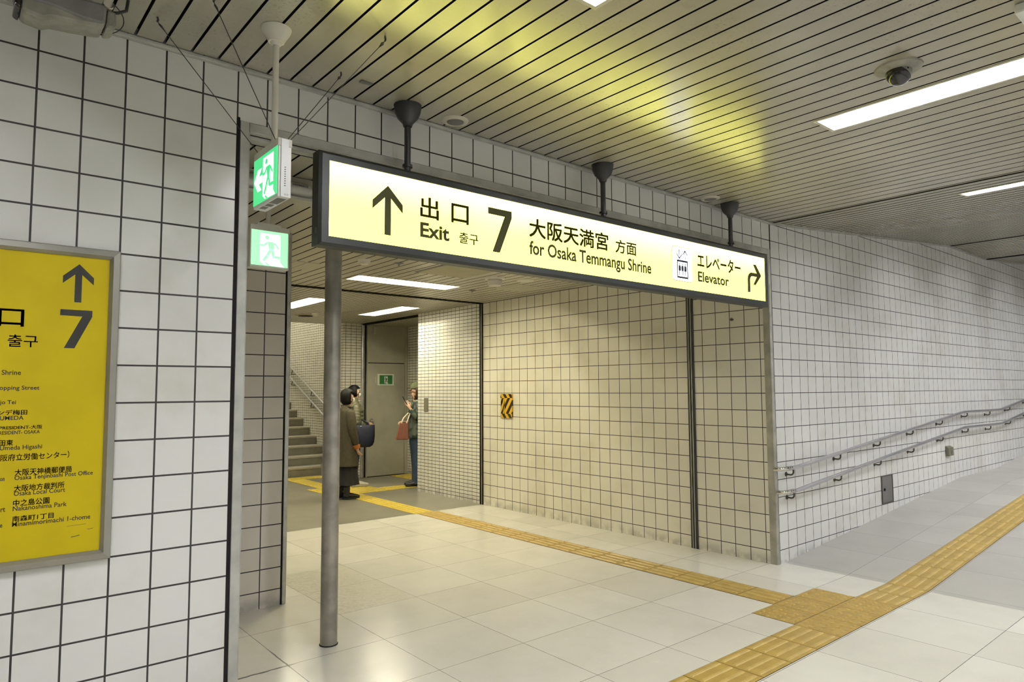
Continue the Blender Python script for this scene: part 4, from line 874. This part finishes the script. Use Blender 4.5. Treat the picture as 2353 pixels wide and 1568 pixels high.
class Person:
    """local frame: f forward, l to the person's left, z up"""
    def __init__(s, loc, yaw, h, label):
        s.o = Vector((loc[0], loc[1], 0.0075)); s.c, s.s_ = math.cos(yaw), math.sin(yaw); s.k = h/1.60
        s.t = thing('person', s.o, label, 'person')
    def P(s, f, l, z): f, l, z = f*s.k, l*s.k, z*s.k; return s.o + Vector((f*s.c - l*s.s_, f*s.s_ + l*s.c, z))
    def D(s, f, l): return Vector((f*s.c - l*s.s_, f*s.s_ + l*s.c, 0))
    def body(s, pts, edges):
        """one continuous skin grown over the skeleton: pts = (f, l, z, radius)"""
        me = bpy.data.meshes.new('tmp'); me.from_pydata([s.P(*p[:3]) for p in pts], edges, [])
        o = bpy.data.objects.new('tmp', me); COL.objects.link(o)
        sk = o.modifiers.new('skin', 'SKIN'); sk.use_smooth_shade = True
        for v, p in zip(me.skin_vertices[0].data, pts): v.radius = (p[3]*s.k, p[3]*s.k); v.use_root = False
        me.skin_vertices[0].data[0].use_root = True
        ss = o.modifiers.new('sub', 'SUBSURF'); ss.levels = 2
        dg = bpy.context.evaluated_depsgraph_get(); dg.update(); ev = bpy.data.meshes.new_from_object(o.evaluated_get(dg))
        bpy.data.objects.remove(o); bm = BM(); bm.from_mesh(ev); bpy.data.meshes.remove(ev)
        return obj('body', bm, m_skin, s.t, smooth='all')
    def sweep(s, bm, rows, seg=20):
        """horizontal-ish loft: rows of (f, l, z, half depth, half width)"""
        rings = []
        for f, l, z, a, b in rows: rings.append([bm.verts.new(s.P(f+math.cos(2*PI*k/seg)*a, l+math.sin(2*PI*k/seg)*b, z)) for k in range(seg)])
        for A, B in zip(rings, rings[1:]):
            for k in range(seg): bm.faces.new((A[k], A[(k+1) % seg], B[(k+1) % seg], B[k]))
        bm.faces.new(rings[0][::-1]); bm.faces.new(rings[-1])
    def limb(s, bm, pts, rad, seg=14): tube(bm, [s.P(*p) for p in pts], [r*s.k for r in rad], seg)
    def skeleton(s, la, ra, head=(0.015, 0), lean=0.0, feet=.07):
        """la / ra: shoulder, elbow, wrist, palm end and curl direction for each arm"""
        hf, hl = head
        pts = [(0, 0, .90, .105), (0, 0, 1.05, .10), (.005, 0, 1.20, .105), (.0, 0, 1.30, .075), (hf-.01, hl, 1.365, .044), (hf+.005, hl, 1.42, .058), (hf, hl, 1.475, .078), (hf-.008, hl, 1.535, .070)]
        ed = [(0, 1), (1, 2), (2, 3), (3, 4), (4, 5), (5, 6), (6, 7)]
        def chain(root, ps):
            for p in ps: pts.append(p); ed.append((root, len(pts)-1)); root = len(pts)-1
            return root
        chain(6, [(hf+.072, hl, 1.458, .016), (hf+.088, hl, 1.446, .010)])          # nose
        chain(5, [(hf+.062, hl, 1.395, .026)])                                       # chin
        for sd in (1, -1): chain(6, [(hf-.005, hl+sd*.078, 1.458, .014), (hf-.014, hl+sd*.088, 1.472, .010)])   # ears
        for sd, A in ((1, la), (-1, ra)):
            sh, el, wr, pm, fd = A
            r = chain(2, [(*(sh[0], sh[1]*.92, sh[2]-.02), .038), (*[(a+b)/2 for a, b in zip(sh, el)], .036), (*el, .033), (*[(a+b)/2 for a, b in zip(el, wr)], .032), (*wr, .022), (*pm, .027)])
            pm = Vector(pm); d = (pm-Vector(wr)).normalized(); side = d.cross(Vector(fd)).normalized()
            for i, L in enumerate((.062, .070, .066, .052)):
                q = pm + side*((i-1.5)*.017) + d*.028; a = q + d*L*.45 + Vector(fd)*.008; b = a + d*L*.30 + Vector(fd)*L*.35; e = b + Vector(fd)*L*.35 - d*.004
                chain(r, [(*q, .0095), (*a, .0088), (*b, .0082), (*e, .007)])
            q = pm - side*.030 + Vector(fd)*.010 - d*.02; chain(r, [(*q, .011), (*(q - side*.016 + d*.025 + Vector(fd)*.012), .0095), (*(q - side*.012 + d*.052 + Vector(fd)*.022), .008)])
        for sd in (1, -1):
            chain(0, [(0, sd*feet, .84, .085), (.012, sd*feet, .66, .072), (.008, sd*feet, .46, .052), (-.012, sd*feet, .30, .048), (-.012, sd*feet, .09, .033), (.02, sd*feet, .045, .036), (.11, sd*feet, .030, .028), (.145, sd*feet, .026, .020)])
        b = s.body(pts, ed)
        for sd in (1, -1):
            bm = BM(); ball(bm, s.P(hf+.071, hl+sd*.030, 1.482), .0095*s.k, 10); obj('eye', bm, m_print_k, s.t, smooth=True)
        return b
    def hair(s, m, head, top=1.60, back=1.36, thick=1.0, fringe=1.515, bun=False):
        hf, hl = head; bm = BM()
        n = 22; c = Vector((hf-.014, hl, 1.487))
        bmesh.ops.create_uvsphere(bm, u_segments=28, v_segments=18, radius=1.0)
        for v in bm.verts:
            d = v.co.copy(); rr = Vector((.104*thick, .096*thick, (top-1.487) if d.z > 0 else (1.487-back)))
            v.co = Vector((c.x + d.x*rr.x, c.y + d.y*rr.y, c.z + d.z*rr.z))
        kill = [v for v in bm.verts if v.co.x > hf+.030 and v.co.z < fringe] + [v for v in bm.verts if v.co.z < back+.012]
        bmesh.ops.delete(bm, geom=list(set(kill)), context='VERTS')
        for v in bm.verts: v.co += Vector((random.uniform(-.002, .002),)*3)
        for v in bm.verts: v.co = s.P(*v.co)
        o = obj('hair', bm, m, s.t, smooth='all'); md = o.modifiers.new('solid', 'SOLIDIFY'); md.thickness = .012; md.offset = -1
        return o
    def mask(s, head):
        hf, hl = head; bm = BM(); rows = [(1.465, .086, .034), (1.445, .094, .052), (1.420, .090, .058), (1.392, .078, .050)]
        G = []
        for z, f, w in rows: G.append([bm.verts.new(s.P(hf+f*math.cos(a)*1.02 + (0.004), hl+math.sin(a)*.082*(w/.058)**.5, z)) for a in [(-1.0+2.0*k/8) for k in range(9)]])
        for A, B in zip(G, G[1:]):
            for k in range(8): bm.faces.new((A[k], A[k+1], B[k+1], B[k]))
        o = obj('face_mask', bm, m_mask, s.t, smooth='all'); md = o.modifiers.new('solid', 'SOLIDIFY'); md.thickness = .003
        bm = BM()
        for sd in (1, -1): tube(bm, [s.P(hf+.045, hl+sd*.071, 1.452), s.P(hf-.005, hl+sd*.090, 1.468)], .0016*s.k, 6)
        obj('mask_loop', bm, m_mask, o)
    def shoe(s, l, m, sole, boot=False, f0=0.0):
        bm = BM()
        tube(bm, [s.P(-.062+f0, l, .040), s.P(-.05+f0, l, .042), s.P(.0+f0, l, .048), s.P(.06+f0, l, .042), s.P(.12+f0, l, .032), s.P(.165+f0, l, .026), s.P(.182+f0, l, .022)], [(.026*s.k, .034*s.k), (.034*s.k, .036*s.k), (.038*s.k, .044*s.k), (.042*s.k, .036*s.k), (.044*s.k, .026*s.k), (.034*s.k, .020*s.k), (.014*s.k, .012*s.k)], 16, u0=s.D(0, 1))
        if boot: tube(bm, [s.P(-.012+f0, l, .03), s.P(-.012+f0, l, .09), s.P(-.014+f0, l, .15), s.P(-.014+f0, l, .165)], [.046*s.k, .046*s.k, .050*s.k, .050*s.k], 16)
        else: tube(bm, [s.P(-.014+f0, l, .03), s.P(-.016+f0, l, .085)], [.044*s.k, .042*s.k], 16)
        o = obj('shoe', bm, m, s.t, smooth=True)
        bm = BM(); prism(bm, [(-.075, -.028), (-.05, -.040), (.06, -.043), (.12, -.046), (.170, -.034), (.186, 0), (.170, .034), (.12, .046), (.06, .043), (-.05, .040), (-.075, .028)], lambda u, v, d: s.P(u+f0, l+v, d), 0.001, .016); obj('sole', bm, sole, o, bevel=.003)

# 1: long olive coat, in front
A = Person((4.40, 5.80), -0.12, 1.525, 'person in a long olive coat and dark skirt, half hidden by the steel post')
hd = (.020, 0)
A.skeleton(((.0, .155, 1.255), (-.02, .20, .99), (.03, .20, .76), (.05, .20, .70), (-.1, -.9, 0)), ((.0, -.155, 1.255), (.015, -.205, .99), (.085, -.195, .76), (.105, -.192, .700), (.9, .3, 0)), hd)
bm = BM(); A.sweep(bm, [(-.005, 0, .478, .150, .21), (-.005, 0, .470, .180, .240), (-.005, 0, .474, .182, .242), (-.005, 0, .50, .178, .238), (-.005, 0, .60, .158, .215), (0, 0, .80, .145, .195), (0, 0, 1.0, .130, .175), (0, 0, 1.15, .128, .178), (-.005, 0, 1.25, .115, .178), (-.008, 0, 1.295, .09, .145), (-.01, 0, 1.325, .066, .082), (-.005, 0, 1.365, .064, .070)])
for sd, e, w in ((1, (-.02, .205, .99), (.03, .205, .77)), (-1, (.015, -.21, .99), (.080, -.20, .77))):
    A.limb(bm, [(-.005, sd*.125, 1.275), (0, sd*.165, 1.240), ((e[0])/2, sd*.195, 1.12), e, ((e[0]+w[0])/2+.005, (e[1]+w[1])/2, .88), w], [.060, .074, .070, .062, .056, .052])
coat = obj('coat', bm, m_coat, A.t, smooth='all', subsurf=1)
bm = BM(); tube(bm, [A.P(.045, -.165+.02, 1.325), A.P(-.055, -.02, 1.345), A.P(-.06, .06, 1.345), A.P(.045, .10, 1.325)], .012, 10); obj('collar', bm, m_coat, coat, smooth=True)
for sd, w in ((1, (.03, .205, .77)), (-1, (.082, -.199, .77))):
    bm = BM(); A.limb(bm, [(w[0]-.002, w[1], w[2]+.010), (w[0]+.010, w[1], w[2]-.042)], [.056, .048]); obj('cuff', bm, m_cuff, coat, smooth=True)
bm = BM()
for row in ((.0,),):
    seg = 36; rings = []
    for z, a, b in ((.205, .185, .235), (.35, .160, .212), (.50, .135, .185), (.80, .11, .155)):
        rings.append([bm.verts.new(A.P(math.cos(2*PI*k/seg)*(a+.012*math.cos(k*PI/2)), math.sin(2*PI*k/seg)*(b+.012*math.cos(k*PI/2)), z)) for k in range(seg)])
    for p, q in zip(rings, rings[1:]):
        for k in range(seg): bm.faces.new((p[k], p[(k+1) % seg], q[(k+1) % seg], q[k]))
    bm.faces.new(rings[-1])
obj('skirt', bm, m_skirt, A.t, smooth='all')
for sd in (1, -1):
    bm = BM(); A.limb(bm, [(-.012, sd*.07, .10), (-.012, sd*.07, .25), (0, sd*.07, .5)], [.040, .053, .060]); obj('sock', bm, m_sock, A.t, smooth=True)
    A.shoe(sd*.075, m_boot, m_boot, True, 0.0 if sd < 0 else -.06)
A.hair(m_hair, hd, top=1.605, back=1.345, thick=1.10, fringe=1.53); A.mask(hd)

# 2: olive quilted jacket behind
B = Person((5.03, 6.84), -0.22, 1.590, 'person in an olive quilted jacket and white sneakers carrying a navy tote')
hd = (.020, 0)
B.skeleton(((.0, .155, 1.255), (.02, .21, 1.02), (.20, .12, .97), (.25, .08, .97), (0, 0, -1)), ((.0, -.155, 1.255), (-.01, -.225, 1.00), (.165, -.165, .955), (.215, -.14, .965), (.2, .8, -.3)), hd)
bm = BM(); B.sweep(bm, [(0, 0, .775, .135, .18)] + [(.005, 0, .785+.0125*q, .160-(.010 if q % 5 == 0 else .003 if q % 5 in (1, 4) else 0), .203-(.010 if q % 5 == 0 else .003 if q % 5 in (1, 4) else 0)) for q in range(34)] + [(0, 0, 1.215, .14, .190), (0, 0, 1.245, .13, .185), (-.005, 0, 1.30, .10, .150), (-.01, 0, 1.335, .080, .095), (-.01, 0, 1.385, .080, .085), (-.01, 0, 1.39, .06, .065)], 24)
for sd, e, w in ((1, (.02, .215, 1.03), (.17, .135, .975)), (-1, (-.01, -.228, 1.01), (.135, -.178, .955))):
    P0 = Vector((0, sd*.135, 1.27)); P1 = Vector(e); P2 = Vector(w); pts = []; rad = []
    for k in range(31):
        t = k/20; p = P0.lerp(P1, t) if t <= 1 else P1.lerp(P2, (t-1)/.5)
        pts.append((p.x, p.y + sd*.022*math.sin(min(1, t)*PI), p.z)); rad.append((.074 if k > 1 else .055) - (.010 if k % 3 == 0 else .0) - .0006*k)
    B.limb(bm, pts, rad, 16)
jk = obj('quilted_jacket', bm, m_puff, B.t, smooth='all')
bm = BM(); tube(bm, [B.P(-.075, -.085, 1.335), B.P(-.125, -.03, 1.30), B.P(-.125, .03, 1.30), B.P(-.075, .085, 1.335)], [.02, .045, .045, .02], 12); obj('hood', bm, m_puff, jk, smooth='all')
bm = BM(); B.limb(bm, [(.115, -.180, .965), (.165, -.168, .955)], [.05, .042]); obj('ribbed_cuff', bm, m_skirt, jk, smooth=True)
for sd in (1, -1):
    bm = BM(); B.limb(bm, [(.0, sd*.075, .84), (.012, sd*.082, .66), (.01, sd*.08, .46), (-.005, sd*.078, .25), (-.008, sd*.078, .07)], [.098, .092, .074, .066, .060]); obj('trouser_leg', bm, m_trou, B.t, smooth=True)
    B.shoe(sd*.078, m_sneak, m_rubber, False, .05 if sd < 0 else -.03)
B.hair(m_hair, hd, top=1.60, back=1.39, thick=1.06, fringe=1.53); B.mask(hd)
bm = BM(); ball(bm, B.P(-.10, 0, 1.475), .034*B.k, 12); obj('hair_bun', bm, m_hair, B.t, smooth=True)

# navy tote hanging from the forearm
nt = thing('tote_bag', B.P(.16, -.235, .62), 'big navy tote bag hanging from the arm of the person in the quilted jacket', 'bag')
bm = BM(); rows = []
for z, hw, hd_ in ((.625, .075, .030), (.650, .115, .045), (.70, .140, .055), (.80, .150, .055), (.90, .150, .045), (.965, .150, .030), (.968, .146, .027), (.90, .142, .035)):
    rows.append([bm.verts.new(B.P(.120+math.copysign(abs(math.cos(2*PI*k/28))**.7, math.cos(2*PI*k/28))*hw*1.0, -.285+math.copysign(abs(math.sin(2*PI*k/28))**.9, math.sin(2*PI*k/28))*hd_, z+.010*math.sin(2*PI*k/28*2)*(1 if .7 < z < .95 else 0))) for k in range(28)])
for a, b in zip(rows, rows[1:]):
    for k in range(28): bm.faces.new((a[k], a[(k+1) % 28], b[(k+1) % 28], b[k]))
bm.faces.new(rows[0][::-1]); obj('body', bm, m_navy, nt, smooth='all')
for s_ in (-1, 1):
    bm = BM(); tube(bm, [B.P(.040, -.285+s_*.030, .945), B.P(.043, -.265+s_*.022, 1.00), B.P(.070, -.205+s_*.02, 1.040), B.P(.100, -.195+s_*.02, 1.040), B.P(.165, -.265+s_*.022, 1.0), B.P(.185, -.285+s_*.030, .945)], .010, 8); sp = obj('handle', bm, m_navy, nt, smooth=True)
    bm = BM(); ball(bm, B.P(.040, -.285+s_*.036, .95), .009, 8); obj('stud', bm, m_chrome, sp)

# 3: cap and patterned jacket, half behind the tile wall
Cp = Person((5.82, 6.22), PI-0.42, 1.615, 'person in an olive cap and floral jacket, half hidden by the small tiled wall')
hd = (.025, 0)
Cp.skeleton(((.0, .155, 1.25), (.0, .225, 1.03), (.125, .17, 1.20), (.155, .15, 1.250), (0, -1, 0)), ((.0, -.155, 1.25), (.0, -.215, 1.0), (.16, -.14, .98), (.20, -.12, .985), (0, 0, -1)), hd)
bm = BM(); Cp.sweep(bm, [(0, 0, .735, .150, .200), (0, 0, .74, .158, .208), (0, 0, .85, .150, .200), (0, 0, 1.0, .140, .190), (0, 0, 1.15, .136, .188), (0, 0, 1.235, .125, .182), (-.005, 0, 1.29, .095, .145), (-.01, 0, 1.325, .068, .080)])
for sd, e, w in ((1, (.0, .227, 1.03), (.122, .172, 1.195)), (-1, (.0, -.218, 1.0), (.155, -.150, .985))):
    Cp.limb(bm, [(0, sd*.13, 1.265), (.003, sd*.17, 1.22), (.012, sd*.205, 1.11), e, ((e[0]+w[0])/2, (e[1]+w[1])/2, (e[2]+w[2])/2), w], [.062, .076, .073, .068, .062, .054])
obj('floral_jacket', bm, m_print, Cp.t, smooth='all', subsurf=1)
bm = BM(); Cp.limb(bm, [(-.008, 0, 1.315), (0, 0, 1.348)], [.066, .058]); obj('collar', bm, m_mask, Cp.t, smooth=True)
for sd in (1, -1):
    bm = BM(); Cp.limb(bm, [(.0, sd*.075, .84), (.012, sd*.082, .66), (.01, sd*.08, .46), (-.005, sd*.078, .25), (-.008, sd*.078, .035)], [.100, .094, .074, .070, .072]); obj('trouser_leg', bm, m_denim, Cp.t, smooth=True)
    Cp.shoe(sd*.078, m_boot, m_boot, False)
Cp.hair(m_hairb, hd, top=1.585, back=1.320, thick=1.05, fringe=1.54)
bm = BM(); bmesh.ops.create_uvsphere(bm, u_segments=24, v_segments=14, radius=1.0)
bmesh.ops.delete(bm, geom=[v for v in bm.verts if v.co.z < -.05], context='VERTS')
for v in bm.verts: v.co = Cp.P(hd[0]-.012+v.co.x*.112, v.co.y*.104, 1.515+v.co.z*.105)
cp_ = obj('cap', bm, m_cap, Cp.t, smooth='all')
bm = BM(); prism(bm, [(.080+.060*math.cos(a)*1.0, .075*math.sin(a)) for a in [(-PI/2+PI*k/12) for k in range(13)]], lambda u, v, d: Cp.P(hd[0]+u, v, 1.522+d-u*.12), 0, .006); obj('brim', bm, m_cap, cp_, bevel=.002)
ph_ = thing('phone', Cp.P(.22, .14, 1.24), 'dark phone held up by the person in the cap', 'phone')
bm = BM(); prism(bm, [(.25, -.005), (.262, 0), (.332, .125), (.32, .13)], lambda u, v, d: Cp.P(u-.085, d, 1.262+v), .10, .17); obj('case', bm, m_black, ph_, bevel=.003)
bm = BM(); prism(bm, [(.2495, .0), (.250, -.001), (.3185, .125), (.318, .126)], lambda u, v, d: Cp.P(u-.0855, d, 1.262+v), .105, .165); obj('screen', bm, m_cream, ph_)
rb = thing('handbag', Cp.P(.30, .17, .74), 'rust brown handbag with cream handles held by the person in the cap', 'bag')
bm = BM(); hexa(bm, [Cp.P(.165, .16, .735), Cp.P(.355, .16, .735), Cp.P(.355, .30, .735), Cp.P(.165, .30, .735)], [Cp.P(.165, .195, .985), Cp.P(.285, .195, .985), Cp.P(.285, .265, .985), Cp.P(.165, .265, .985)]); obj('body', bm, m_bagr, rb, bevel=.010)
bm = BM(); tube(bm, [Cp.P(.262, .301, .737), Cp.P(.225, .266, .985)], .004, 6); tube(bm, [Cp.P(.355, .30, .737), Cp.P(.285, .265, .985)], .005, 6); obj('piping', bm, m_cuff, rb)
for l in (.20, .26):
    bm = BM(); tube(bm, [Cp.P(.270, l, .98), Cp.P(.235, l-.01, 1.06), Cp.P(.165, .215, 1.135), Cp.P(.135, .205, 1.125), Cp.P(.165, l-.01, 1.05), Cp.P(.190, l, .98)], .008, 8); obj('handle', bm, m_cream, rb, smooth=True)
